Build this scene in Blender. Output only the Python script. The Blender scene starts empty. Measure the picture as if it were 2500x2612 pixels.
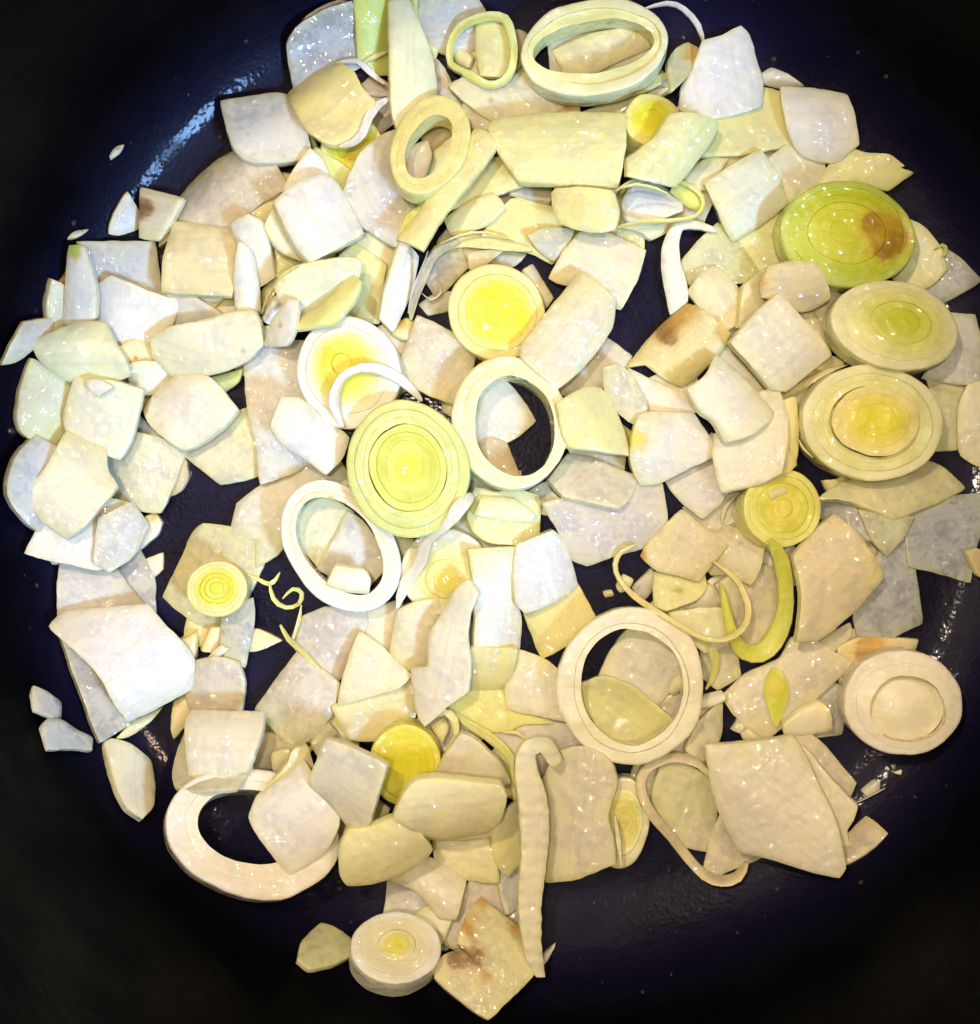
import bpy, math, random
import numpy as np
from mathutils import Vector, Matrix, noise
from mathutils.geometry import delaunay_2d_cdt

random.seed(11)
scene = bpy.context.scene
COL = scene.collection
MM = 0.001

# ---------------------------------------------------------------- camera
cam_data = bpy.data.cameras.new("camera")
cam = bpy.data.objects.new("camera", cam_data)
COL.objects.link(cam)
cam.location = (0, 0, 0.380)
cam.rotation_euler = (0, 0, 0)
cam_data.sensor_fit = 'HORIZONTAL'
cam_data.angle = 2 * math.atan(0.125 / 0.380)
cam_data.clip_start = 0.01
cam_data.clip_end = 20
scene.camera = cam

# ---------------------------------------------------------------- light
world = bpy.data.worlds.new("World")
scene.world = world
world.use_nodes = True
bg = world.node_tree.nodes["Background"]
bg.inputs[0].default_value = (0.62, 0.66, 0.78, 1)
bg.inputs[1].default_value = 0.05

def area_light(name, loc, target, size, power, colour, size_y=None):
    ld = bpy.data.lights.new(name, 'AREA')
    ld.energy = power
    ld.color = colour
    if size_y:
        ld.shape = 'RECTANGLE'
        ld.size_y = size_y
    else:
        ld.shape = 'DISK'
    ld.size = size
    lo = bpy.data.objects.new(name, ld)
    lo.location = loc
    d = Vector(target) - Vector(loc)
    lo.rotation_euler = d.to_track_quat('-Z', 'Y').to_euler()
    COL.objects.link(lo)
    return lo

# cool daylight from the lower right, over the pan's rim; warm lamps above, plus an added soft fill
area_light("window_light", (0.55, -0.45, 0.70), (-0.06, 0.05, 0), 0.19, 21.0, (0.30, 0.55, 1.0), 0.13)
area_light("kitchen_lamp", (0.42, 0.32, 0.80), (0, 0, 0), 0.05, 2.2, (1.0, 0.70, 0.46))
area_light("hood_lamp", (-0.20, 0.255, 0.70), (0.0, 0.0, 0), 0.035, 3.8, (1.0, 0.81, 0.61))
area_light("hood_bulb", (-0.065, 0.035, 0.80), (0.0, 0.0, 0), 0.03, 3.0, (1.0, 0.85, 0.66))
area_light("ceiling_fill", (0.06, 0.10, 1.25), (0.03, 0.0, 0), 2.2, 18.5, (1.0, 0.83, 0.55))  # added overhead fill, made very broad to soften the shadows between pieces

scene.view_settings.view_transform = 'Standard'
scene.view_settings.look = 'None'
scene.view_settings.gamma = 1
scene.view_settings.use_curve_mapping = False
scene.view_settings.exposure = -0.74
scene.cycles.max_bounces = 7
scene.cycles.transmission_bounces = 4
scene.cycles.diffuse_bounces = 2
scene.cycles.use_adaptive_sampling = True
scene.cycles.adaptive_threshold = 0.03
scene.cycles.adaptive_min_samples = 10
scene.cycles.use_denoising = True
scene.cycles.caustics_reflective = False
scene.cycles.caustics_refractive = False

# ---------------------------------------------------------------- materials
def new_mat(name):
    m = bpy.data.materials.new(name)
    m.use_nodes = True
    nt = m.node_tree
    return m, nt, nt.nodes["Principled BSDF"]

class NT:
    def __init__(self, nt): self.nt = nt
    def node(self, typ, **kw):
        nd = self.nt.nodes.new(typ)
        for k, v in kw.items():
            if k == 'ins':
                for a, b in v.items():
                    if hasattr(b, 'is_linked') or isinstance(b, bpy.types.NodeSocket): self.nt.links.new(b, nd.inputs[a])
                    else: nd.inputs[a].default_value = b
            else: setattr(nd, k, v)
        return nd
    def math(self, op, a, b=None, clamp=False):
        nd = self.nt.nodes.new('ShaderNodeMath'); nd.operation = op; nd.use_clamp = clamp
        for i, v in enumerate((a, b)):
            if v is None: continue
            if isinstance(v, bpy.types.NodeSocket): self.nt.links.new(v, nd.inputs[i])
            else: nd.inputs[i].default_value = v
        return nd.outputs[0]
    def ramp(self, fac, lo, hi, a=0.0, b=1.0):
        nd = self.nt.nodes.new('ShaderNodeMapRange'); nd.interpolation_type = 'SMOOTHSTEP'
        self.nt.links.new(fac, nd.inputs[0])
        for i, v in zip((1, 2, 3, 4), (lo, hi, a, b)):
            if isinstance(v, bpy.types.NodeSocket): self.nt.links.new(v, nd.inputs[i])
            else: nd.inputs[i].default_value = v
        return nd.outputs[0]
    def mix(self, fac, a, b, blend='MIX'):
        nd = self.nt.nodes.new('ShaderNodeMix'); nd.data_type = 'RGBA'; nd.blend_type = blend
        for i, v in zip((0, 6, 7), (fac, a, b)):
            if isinstance(v, bpy.types.NodeSocket): self.nt.links.new(v, nd.inputs[i])
            else: nd.inputs[i].default_value = v if i == 0 else (*v, 1)
        return nd.outputs[2]

def flesh_material(name, wet, clear, sss=True):
    """onion or leek flesh; colour comes from each piece, clear = soaked, see-through layers"""
    m, nt, p = new_mat(name)
    g = NT(nt)
    info = g.node('ShaderNodeObjectInfo')
    off = g.math('MULTIPLY', info.outputs['Random'], 7.0)
    tc0 = g.node('ShaderNodeTexCoord').outputs['Object']
    tc = g.node('ShaderNodeVectorMath', operation='ADD', ins={0: tc0, 1: off}).outputs[0]
    vm = g.node('ShaderNodeMapping', ins={0: tc, 3: (1, 0.05, 0.5)}).outputs[0]
    vein = g.node('ShaderNodeTexNoise', ins={'Vector': vm, 'Scale': 800.0, 'Detail': 1.0}).outputs[0]
    mot = g.node('ShaderNodeTexNoise', ins={'Vector': tc, 'Scale': 150.0, 'Detail': 3.0, 'Roughness': 0.66}).outputs[0]
    fine = g.node('ShaderNodeTexNoise', ins={'Vector': tc, 'Scale': 900.0, 'Detail': 0.0}).outputs[0]
    rip = g.node('ShaderNodeTexNoise', ins={'Vector': tc, 'Scale': 420.0, 'Detail': 0.0}).outputs[0]
    rim = g.node('ShaderNodeAttribute', attribute_name='rim').outputs['Fac']
    rad = g.node('ShaderNodeAttribute', attribute_name='radial').outputs['Fac']
    stn = g.node('ShaderNodeAttribute', attribute_name='stain')
    pig = g.node('ShaderNodeAttribute', attribute_name='pigment')
    trans = info.outputs['Alpha']
    c = g.mix(pig.outputs['Alpha'], info.outputs['Color'], pig.outputs['Color'])
    c = g.mix(1.0, c, g.mix(g.ramp(vein, .55, .66), (1.01, 1.01, 1.0), (.965, .955, .88)), 'MULTIPLY')
    c = g.mix(1.0, c, g.mix(g.ramp(g.math('ADD', mot, g.math('MULTIPLY', fine, .16)), .38, .76), (.95, .92, .83), (1.03, 1.0, 1.03)), 'MULTIPLY')
    c = g.mix(g.math('MULTIPLY', rim, .45), c, (.86, .80, .32))
    soak = g.math('MULTIPLY', g.ramp(g.math('ADD', mot, g.math('MULTIPLY', fine, .25)), .52, .76), trans)
    if clear:
        c = g.mix(g.math('MULTIPLY', soak, .32), c, (.66, .62, .48))
        c = g.mix(g.math('MULTIPLY', g.ramp(fine, .50, .68), .05), c, (.50, .46, .44))
    ring = g.math('SINE', g.math('MULTIPLY', g.math('ADD', rad, g.math('MULTIPLY', mot, 2.6)), 12.0))
    isr = g.ramp(rad, 0.0, 0.05)
    ringf = g.math('MULTIPLY', g.math('MULTIPLY', g.ramp(ring, .1, 1.0), isr), g.ramp(rip, .38, .66))
    c = g.mix(1.0, c, g.mix(ringf, (1, 1, 1), (.90, .91, .70)), 'MULTIPLY')
    sf = g.ramp(g.math('ADD', stn.outputs['Alpha'], g.math('MULTIPLY', g.math('SUBTRACT', g.math('ADD', g.math('MULTIPLY', mot, .45), g.math('MULTIPLY', vein, .55)), .5), 1.4)), .15, 1.2, 0.0, .95)
    sf = g.math('MULTIPLY', sf, g.ramp(stn.outputs['Alpha'], 0.02, .3))
    c = g.mix(sf, c, g.mix(g.ramp(sf, .35, .8), (.74, .44, .08), stn.outputs['Color']))
    if not sss: c = g.mix(1.0, c, (.90, .90, .88), 'MULTIPLY')
    nt.links.new(c, p.inputs['Base Color'])
    p.inputs['Roughness'].default_value = .30 if wet else .40
    p.inputs['IOR'].default_value = 1.38
    if clear:
        nt.links.new(g.math('ADD', g.math('MULTIPLY', trans, .52), g.math('MULTIPLY', soak, .35), clamp=True), p.inputs['Transmission Weight'])
    elif sss:
        p.inputs['Subsurface Weight'].default_value = .60
        p.inputs['Subsurface Radius'].default_value = (1.0, .85, .45)
        p.inputs['Subsurface Scale'].default_value = .0034
    # oil and juice wet only patches of the surface; their fine ripples break a lamp into glints
    nt.links.new(g.ramp(mot, *((.30, .46, .5, 1.0) if wet else (.40, .54, .10, 1.0))), p.inputs['Coat Weight'])
    p.inputs['Coat Roughness'].default_value = .06
    p.inputs['Coat IOR'].default_value = 1.48
    hsum = g.math('ADD', g.math('MULTIPLY', vein, .22), g.math('ADD', g.math('MULTIPLY', fine, .10), g.math('MULTIPLY', rip, .35)))
    hsum = g.math('ADD', hsum, g.math('MULTIPLY', ringf, -.02))
    bmp = g.node('ShaderNodeBump', ins={'Strength': .35, 'Distance': .0007, 'Height': hsum})
    nt.links.new(bmp.outputs[0], p.inputs['Normal'])
    cb = g.node('ShaderNodeBump', ins={'Strength': 1.0 if wet else .9, 'Distance': .0014, 'Height': g.math('ADD', g.math('MULTIPLY', mot, .6), rip)})
    nt.links.new(cb.outputs[0], p.inputs['Coat Normal'])
    return m

FLESH = {(w, k): flesh_material("allium_flesh" + ("_wet" if w else "") + ("_clear" if k else ""), w, k) for w in (0, 1) for k in (0, 1)}
LAYER = flesh_material("leek_layers", 0, 0, False)
def flesh(col, wet=0): return FLESH[(1 if wet else 0, 1 if col[3] > .20 else 0)]

def pan_material(name):
    m, nt, p = new_mat(name)
    g = NT(nt)
    tc = g.node('ShaderNodeTexCoord').outputs['Object']
    hz = g.node('ShaderNodeSeparateXYZ', ins={0: tc}).outputs[2]
    n1 = g.node('ShaderNodeTexNoise', ins={'Vector': tc, 'Scale': 34.0, 'Detail': 4.0, 'Roughness': .62}).outputs[0]
    n2 = g.node('ShaderNodeTexNoise', ins={'Vector': tc, 'Scale': 240.0, 'Detail': 2.0, 'Roughness': .6}).outputs[0]
    n3 = g.node('ShaderNodeTexNoise', ins={'Vector': tc, 'Scale': 1000.0, 'Detail': 0.0}).outputs[0]
    oil = g.ramp(g.math('ADD', hz, g.math('MULTIPLY', n1, .030)), .016, .038, 1.0, 0.0)      # splashes reach a little up the wall
    c = g.mix(g.ramp(n1, .35, .68), (.004, .003, .014), (.008, .006, .030))
    c = g.mix(oil, (.0013, .0015, .0022), c)
    c = g.mix(g.ramp(n2, .66, .82, 0, .5), c, (.005, .0045, .0045))
    nt.links.new(c, p.inputs['Base Color'])
    nt.links.new(g.ramp(n1, .3, .7, .34, .58), p.inputs['Roughness'])
    nt.links.new(g.math('ADD', g.math('MULTIPLY', oil, .05), .022), p.inputs['Specular IOR Level'])
    h = g.math('ADD', n2, g.math('MULTIPLY', n3, .45))
    bmp = g.node('ShaderNodeBump', ins={'Strength': .35, 'Distance': .0005, 'Height': h})
    nt.links.new(bmp.outputs[0], p.inputs['Normal'])
    nt.links.new(g.math('MULTIPLY', g.ramp(n1, .40, .58, .02, .22), oil), p.inputs['Coat Weight'])
    p.inputs['Coat Roughness'].default_value = .10
    p.inputs['Coat IOR'].default_value = 1.45
    cb = g.node('ShaderNodeBump', ins={'Strength': .14, 'Distance': .0005, 'Height': h})
    nt.links.new(cb.outputs[0], p.inputs['Coat Normal'])
    return m
PAN = pan_material("dark_pan_enamel")

# ---------------------------------------------------------------- helpers
def mesh_obj(name, verts, faces, mat, parent=None, sharp=48, attrs=None):
    me = bpy.data.meshes.new(name)
    me.from_pydata(verts, [], faces)
    me.polygons.foreach_set('use_smooth', [True] * len(me.polygons))
    if attrs:
        for an, vals in attrs.items():
            if an in ('stain', 'pigment'):
                at = me.attributes.new(an, 'FLOAT_COLOR', 'POINT')
                at.data.foreach_set('color', np.asarray(vals, dtype=np.float32).ravel())
            else:
                at = me.attributes.new(an, 'FLOAT', 'POINT')
                at.data.foreach_set('value', np.asarray(vals, dtype=np.float32))
    me.set_sharp_from_angle(angle=math.radians(sharp))
    me.materials.append(mat)
    ob = bpy.data.objects.new(name, me)
    COL.objects.link(ob)
    ob.parent = parent
    return ob

def place(ob, loc, fr):
    ex, ey, ez = fr[0:3], fr[3:6], fr[6:9]
    ob.matrix_world = Matrix(((ex[0], ey[0], ez[0], loc[0] * MM), (ex[1], ey[1], ez[1], loc[1] * MM),
                              (ex[2], ey[2], ez[2], loc[2] * MM), (0, 0, 0, 1)))

def stain_of(xy, stains):
    """browned or green marks, xy in mm in the piece's own frame"""
    n = len(xy)
    col = np.zeros((n, 4)); col[:, :3] = (.3, .12, .02)
    for (sx, sy, r, cc) in stains:
        w = np.exp(-((xy[:, 0] - sx) ** 2 + (xy[:, 1] - sy) ** 2) / (r * r))
        tot = col[:, 3] + w + 1e-6
        col[:, :3] = (col[:, :3] * col[:, 3:4] + np.array(cc) * w[:, None]) / tot[:, None] if True else 0
        col[:, 3] = np.clip(col[:, 3] + w, 0, 1)
    col[:, 3] = np.clip(col[:, 3] * 1.25, 0, 1)
    return col

def seg_dist(P, Q):
    A = Q; B = np.roll(Q, -1, 0)
    d = np.full(len(P), 1e9)
    for a, b in zip(A, B):
        ab = b - a; L = (ab ** 2).sum() + 1e-12
        t = np.clip(((P - a) @ ab) / L, 0, 1)
        d = np.minimum(d, np.hypot(*(P - a - t[:, None] * ab).T))
    return d

def smooth_outline(pts, step=1.0, passes=1, seed=0.0):
    res = []
    n = len(pts)
    for i in range(n):
        a, b = pts[i], pts[(i + 1) % n]
        k = max(1, int(np.hypot(*(b - a)) / step))
        for u in range(k): res.append(a + (b - a) * u / k)
    q = np.array(res)
    for _ in range(3):
        a, b = q - np.roll(q, 1, 0), np.roll(q, -1, 0) - q
        turn = np.abs(np.arctan2(a[:, 0] * b[:, 1] - a[:, 1] * b[:, 0], (a * b).sum(1)))
        w = np.where(turn > .62, .10, .5)[:, None]
        q = q * (1 - w) + (np.roll(q, 1, 0) + np.roll(q, -1, 0)) * .5 * w
    d = np.roll(q, -1, 0) - np.roll(q, 1, 0)
    nr = np.c_[d[:, 1], -d[:, 0]] / (np.hypot(*d.T)[:, None] + 1e-9)
    off = np.array([noise.noise((p[0] * .35 + seed, p[1] * .35, seed)) * .16 + noise.noise((p[0] * 1.1, p[1] * 1.1 + seed, seed)) * .12 for p in q])
    return q + nr * off[:, None]

def inside(poly, P):
    ins = np.zeros(len(P), bool)
    A = poly; B = np.roll(poly, 1, 0)
    for (xi, yi), (xj, yj) in zip(A, B):
        c = ((yi > P[:, 1]) != (yj > P[:, 1])) & (P[:, 0] < (xj - xi) * (P[:, 1] - yi) / ((yj - yi) or 1e-9) + xi)
        ins ^= c
    return ins

def finish(ob, label, cat):
    ob['label'] = label
    ob['category'] = cat

# ---------------------------------------------------------------- one curved piece of an onion layer
def build_sheet(rec):
    _, name, label, cat, col, wet, loc, fr, th, cv, flat, stains, ridge = rec
    pts = np.array(flat, float).reshape(-1, 2) / 10
    area = .5 * (pts[:, 0] * np.roll(pts[:, 1], -1) - np.roll(pts[:, 0], -1) * pts[:, 1]).sum()
    if area < 0: pts = pts[::-1]
    sd = random.uniform(0, 100)
    small = abs(area) < 60
    q = smooth_outline(pts, .8 if small else 1.1, 1, sd)
    lo, hi = q.min(0), q.max(0)
    sp = 1.0 if small else max(1.7, math.sqrt(abs(area)) / 14)
    gx, gy = np.meshgrid(np.arange(lo[0], hi[0], sp), np.arange(lo[1], hi[1], sp * .87))
    gx = gx + (np.arange(gx.shape[0]) % 2)[:, None] * sp * .5
    G = np.c_[gx.ravel(), gy.ravel()]
    G = G[inside(q, G)]
    e = min(.20, th * .10)
    if len(G): G = G[seg_dist(G, q) > e + .55]
    d = np.roll(q, -1, 0) - np.roll(q, 1, 0)
    nr = np.c_[-d[:, 1], d[:, 0]] / (np.hypot(*d.T)[:, None] + 1e-9)
    inset = q + nr * e
    keep = inside(q, inset) & (seg_dist(inset, q) > e * .7)
    allp = np.concatenate([q, inset[keep], G]) if len(G) else np.concatenate([q, inset[keep]])
    n = len(q)
    vo, eo, fo, *_r = delaunay_2d_cdt([Vector(p) for p in allp], [(i, (i + 1) % n) for i in range(n)], [list(range(n))], 1, 1e-5)
    V = np.array([(v.x, v.y) for v in vo])
    F = [list(f) for f in fo]
    dist = seg_dist(V, q)
    hw = np.abs(pts[:, 0]).max() + 1e-6
    f = cv * (1 - (V[:, 0] / hw) ** 2)
    wob = np.array([noise.noise((p[0] * .11 + sd, p[1] * .11, sd)) for p in V]) * .55 + np.array([noise.noise((p[0] * .3, p[1] * .3 + sd, sd)) for p in V]) * .16
    if ridge: f = f + .30 * np.sin(V[:, 1] * 1.7 + 1.5 * wob)
    drop = e * .8 * np.clip(1 - dist / e, 0, 1)
    zt = th + f + wob - drop
    zb = f + wob * .8 + drop * .6
    m = len(V)
    verts = [(x * MM, y * MM, z * MM) for (x, y), z in zip(V, zt)] + [(x * MM, y * MM, z * MM) for (x, y), z in zip(V, zb)]
    faces = []
    cnt = {}
    for fc in F:
        a2 = sum(V[fc[k]][0] * V[fc[(k + 1) % len(fc)]][1] - V[fc[(k + 1) % len(fc)]][0] * V[fc[k]][1] for k in range(len(fc)))
        if a2 < 0: fc = fc[::-1]
        faces.append(fc)
        faces.append([v + m for v in fc[::-1]])
        for k in range(len(fc)):
            cnt[(fc[k], fc[(k + 1) % len(fc)])] = 1
    for (a, b) in list(cnt):
        if (b, a) not in cnt: faces.append([b, a, a + m, b + m])
    rim = .62 * np.exp(-dist / 2.4) + .38 * np.exp(-dist / .5)
    ga = random.uniform(0, 6.28)
    gr = (V[:, 0] * math.cos(ga) + V[:, 1] * math.sin(ga)) / (np.abs(pts).max() + 1e-6)
    pig = np.zeros((m, 4)); pig[:, :3] = random.choice([(.82, .76, .24), (.76, .80, .30), (.90, .82, .70), (.84, .74, .34)])
    pig[:, 3] = np.clip(gr + .25 * wob + random.uniform(-.3, .1), 0, 1) * random.uniform(.2, .75) * (.3 if col[2] > .74 else 1)
    attrs = {'rim': np.concatenate([rim, rim]), 'pigment': np.concatenate([pig, pig]), 'stain': np.concatenate([stain_of(V, stains)] * 2)}
    ob = mesh_obj(name, verts, faces, flesh(col, wet), attrs=attrs)
    ob.color = col
    place(ob, loc, fr)
    finish(ob, label, cat)

# ---------------------------------------------------------------- leek slices and rings: concentric layers
def closed_resample(p, k=2):
    n = len(p); res = []
    for i in range(n):
        p0, p1, p2, p3 = p[i - 1], p[i], p[(i + 1) % n], p[(i + 2) % n]
        for u in range(k):
            t = u / k
            res.append(.5 * ((2 * p1) + (-p0 + p2) * t + (2 * p0 - 5 * p1 + 4 * p2 - p3) * t * t + (-p0 + 3 * p1 - 3 * p2 + p3) * t ** 3))
    return np.array(res)

def layer_mesh(name, Co, Ci, cen, h, domef, col, stains, parent, solid, shift, c_out=None, c_in=None, solid_next=True):
    """a band between the closed curves Co and Ci (mm), rounded on top; solid closes the middle"""
    n = len(Co)
    prof = [(0, 0), (0, .45), (0, 1), (.05, 2), (.25, 3), (.5, 3), (.75, 3), (.95, 2), (1, 1), (1, .45), (1, 0)]
    if solid: prof = [(0, 0), (0, .45), (0, 1), (.06, 2), (.2, 3), (.4, 3), (.6, 3), (.8, 3)]
    rows = []; xy = []; radial = []; rim = []; pig = []
    edge = (.35 if solid_next else .9) if name == 'outer_layer' else random.choice((.01, .02, .12))
    edge2 = .01 if (name == 'outer_layer' and solid_next) or name != 'outer_layer' else .9
    c_out = np.array(c_out or col)[:3]; c_in = np.array(c_in or col)[:3]; c_mid = np.array(col)[:3]
    for s, lev in prof:
        C = Co + (Ci - Co) * s
        top = h + np.array([domef(p) for p in C])
        wob = np.array([noise.noise((p[0] * .16 + shift, p[1] * .16, shift)) for p in C]) * (.35 if solid or domef(C[0]) else .7)
        z = {0: 0 * top, .45: top * .5, 1: top - (edge if s < .5 else edge2) + wob, 2: top - .3 * (edge if s < .5 else edge2) + wob, 3: top + wob}[lev]
        rows.append(np.c_[C, z])
        ct = (c_out * (1 - 2 * s) + c_mid * 2 * s) if s < .5 else (c_mid * (2 - 2 * s) + c_in * (2 * s - 1))
        pig.append(np.tile([*ct, 1.0], (n, 1)))
        xy.append(C); radial.append(np.hypot(*(C - cen).T) * (1 if lev >= 1 else 0)); rim.append(np.full(n, .7 if lev < 1 else .12))
    verts = np.concatenate(rows); xy = np.concatenate(xy)
    faces = []
    k = len(prof)
    for r in range(k - 1):
        for i in range(n):
            j = (i + 1) % n
            faces.append([r * n + i, r * n + j, (r + 1) * n + j, (r + 1) * n + i])
    radial = np.concatenate(radial); rim = np.concatenate(rim)
    if solid:
        c = Ci.mean(0); verts = np.concatenate([verts, [[c[0], c[1], h + domef(c)]], [[c[0], c[1], 0]]])
        xy = np.concatenate([xy, [c], [c]]); pig.append(np.array([[*c_in, 1.0]] * 2)); radial = np.concatenate([radial, [.2, .2]]); rim = np.concatenate([rim, [0, 0]])
        t = len(verts) - 2
        for i in range(n):
            j = (i + 1) % n
            faces.append([(k - 1) * n + i, (k - 1) * n + j, t])
            faces.append([j, i, t + 1])
    else:
        for i in range(n):
            j = (i + 1) % n
            faces.append([(k - 1) * n + i, (k - 1) * n + j, j, i])
    ob = mesh_obj(name, [tuple(v * MM) for v in verts], faces, LAYER, parent, sharp=60,
                  attrs={'rim': rim, 'radial': radial, 'pigment': np.concatenate(pig), 'stain': stain_of(xy, stains)})
    ob.color = col
    return ob

def build_layers(rec):
    _, name, label, cat, cols, ts, loc, fr, h, dome, fo, fi, stains, gap, rais, plug, smooth = rec
    sd = random.uniform(0, 100)
    O = closed_resample(np.array(fo, float).reshape(-1, 2) / 10)
    I = np.array(fi, float).reshape(-1, 2) / 10
    disc = len(I) == 1
    I = np.repeat(I, len(O), 0) if disc else closed_resample(I)
    area = .5 * (O[:, 0] * np.roll(O[:, 1], -1) - np.roll(O[:, 0], -1) * O[:, 1]).sum()
    if area < 0: O = O[::-1]; I = I[::-1]
    ang = np.arctan2(O[:, 1], O[:, 0])
    root = bpy.data.objects.new(name, None)
    root.empty_display_size = .005
    COL.objects.link(root)
    cen = I.mean(0)
    Rm = np.hypot(*(O - cen).T).mean()
    domef = lambda p: dome * (1 - min(1, (np.hypot(*(p - cen)) / Rm) ** 2))
    def curve(t, wobble):
        C = I + (O - I) * t
        u = C - cen
        w = np.array([noise.noise((math.cos(a) * 1.3 + sd, math.sin(a) * 1.3, wobble)) * .035 + noise.noise((math.cos(a) * 4 + sd, math.sin(a) * 4, wobble)) * .012 for a in ang])
        return C + u * w[:, None] * (1 if disc else 1.3)
    k = len(cols)
    for i in range(k):
        t0, t1 = ts[i], ts[i + 1]
        g = .03
        a = curve(t0, sd + i * 7); b = curve(t1, sd + (i + 1) * 7)
        if i > 0:
            gg = .05 + .30 * np.clip(np.array([noise.noise((math.cos(q) * 1.5 + sd, math.sin(q) * 1.5, 4)) for q in ang]) + .35, 0, 1)[:, None] if i == gap else g
            dv = cen - a; a = a + dv / (np.hypot(*dv.T)[:, None] + 1e-6) * gg
        solid = disc and i == k - 1
        hh = h + (0 if smooth else random.uniform(-.1, .1) if disc else random.uniform(-.5, .3)) + (rais if gap and i >= gap else 0)
        nm = 'outer_layer' if i == 0 else ('core' if solid else 'layer')
        hardo = gap and i == gap; hardi = gap and i + 1 == gap
        mixc = lambda p, q: [(x + y) / 2 for x, y in zip(p, q)]
        layer_mesh(nm, a, b, cen, hh, domef, cols[i], stains, root, solid, sd,
                   mixc(cols[i - 1], cols[i]) if i and not hardo else None, mixc(cols[i], cols[i + 1]) if i + 1 < k and not hardi else None, solid_next=i + 1 < k)
    if plug:
        layer_mesh('core', curve(-.04 if False else 0.0, sd + 90) * 1.0, np.repeat(cen[None], len(O), 0), cen, h * .80, lambda p: 2.2 * (1 - min(1, (np.hypot(*(p - cen)) / 8.5) ** 2)), plug, [], root, True, sd + 50)
    place(root, loc, fr)
    finish(root, label, cat)

# ---------------------------------------------------------------- strands
def build_strand(rec):
    _, name, label, cat, col, loc, hg, closed, flat, wavy = rec
    a = np.array(flat, float).reshape(-1, 4) / 10
    pth, wd = a[:, :3].copy(), a[:, 3].copy()
    n = len(pth)
    sd = random.uniform(0, 100)
    if wavy:
        pth[:, 0] += np.array([noise.noise((i * .35, sd, 0)) for i in range(n)]) * wavy
        wd *= 1 + np.array([noise.noise((i * .5, sd, 3)) for i in range(n)]) * .5
    wd *= 1 + np.array([noise.noise((i * .21, sd, 5)) for i in range(n)]) * .38
    if not closed:
        for i in range(n):
            e = min(i, n - 1 - i)
            wd[i] *= (.25, .6, .85)[e] if e < 3 else 1
    tg = np.roll(pth, -1, 0) - np.roll(pth, 1, 0)
    if not closed: tg[0] = pth[1] - pth[0]; tg[-1] = pth[-1] - pth[-2]
    side = np.c_[tg[:, 1], -tg[:, 0]]; side /= np.hypot(*side.T)[:, None] + 1e-9
    hg = min(hg, 1.1) if not closed and hg < 2.4 else hg * .7
    cs = [(-.5, .25), (-.5, .75), (-.44, .92), (-.2, .86), (.2, .80), (.44, .92), (.5, .75), (.5, .25), (.4, 0), (-.4, 0)]
    m = len(cs); verts = []; rim = []; xy = []
    for i in range(n):
        tilt = noise.noise((i * .15, sd, 9)) * .7
        for (u, v) in cs:
            p = pth[i][:2] + side[i] * u * wd[i]
            verts.append((p[0] * MM, p[1] * MM, (pth[i][2] + v * hg + u * wd[i] * tilt) * MM)); xy.append(p); rim.append(.8 if abs(u) > .45 else .1)
    faces = []
    for i in range(n if closed else n - 1):
        for k in range(m):
            i2 = (i + 1) % n; k2 = (k + 1) % m
            faces.append([i * m + k, i * m + k2, i2 * m + k2, i2 * m + k])
    if not closed:
        faces.append([k for k in range(m)][::-1]); faces.append([(n - 1) * m + k for k in range(m)])
    ob = mesh_obj(name, verts, faces, flesh(col), attrs={'rim': rim, 'pigment': np.zeros((len(verts), 4)), 'stain': np.zeros((len(verts), 4))}, sharp=65)
    bm_fix(ob)
    ob.color = col
    ob.location = (loc[0] * MM, loc[1] * MM, loc[2] * MM)
    finish(ob, label, cat)

def bm_fix(ob):
    import bmesh
    bm = bmesh.new(); bm.from_mesh(ob.data)
    bmesh.ops.recalc_face_normals(bm, faces=bm.faces)
    bm.to_mesh(ob.data); bm.free()

# ---------------------------------------------------------------- the pan
def build_pan():
    root = bpy.data.objects.new("cooking_pot", None)
    COL.objects.link(root)
    root.location = (.0113, .0106, 0)
    prof = [(0, 0)] + [(r, 0) for r in (20, 45, 70, 90, 104)]
    for a in range(5, 91, 5):
        prof.append((104 + 32 * math.sin(math.radians(a)), 32 - 32 * math.cos(math.radians(a))))
    floor_end = len(prof)
    for z in (45, 60, 75, 90, 105, 118): prof.append((136 + (z - 32) * .08, z))
    prof += [(143.4, 121), (145, 122), (147, 121), (147.6, 118), (141.5, 32), (136, 14), (124, -1), (104, -5), (0, -5)]
    def lathe(name, pr, mat, seg=128):
        verts, faces = [], []
        for r, z in pr:
            if r == 0: verts.append((0, 0, z * MM)); continue
            for s in range(seg):
                t = 2 * math.pi * s / seg
                verts.append((r * MM * math.cos(t), r * MM * math.sin(t), z * MM))
        idx = []; o = 0
        for r, z in pr:
            idx.append((o, r == 0)); o += 1 if r == 0 else seg
        for (o1, c1), (o2, c2) in zip(idx[:-1], idx[1:]):
            for s in range(seg):
                t = (s + 1) % seg
                if c1: faces.append([o1, o2 + s, o2 + t])
                elif c2: faces.append([o1 + t, o1 + s, o2])
                else: faces.append([o1 + s, o2 + s, o2 + t, o1 + t])
        return mesh_obj(name, verts, faces, mat, root, sharp=60)
    lathe("pot_base", prof[:floor_end - 4], PAN)
    lathe("pot_wall", prof[floor_end - 5:], PAN)
    root['label'] = "dark round cooking pot with black walls holding all the onions and leeks"
    root['category'] = "pot"
build_pan()

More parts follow.
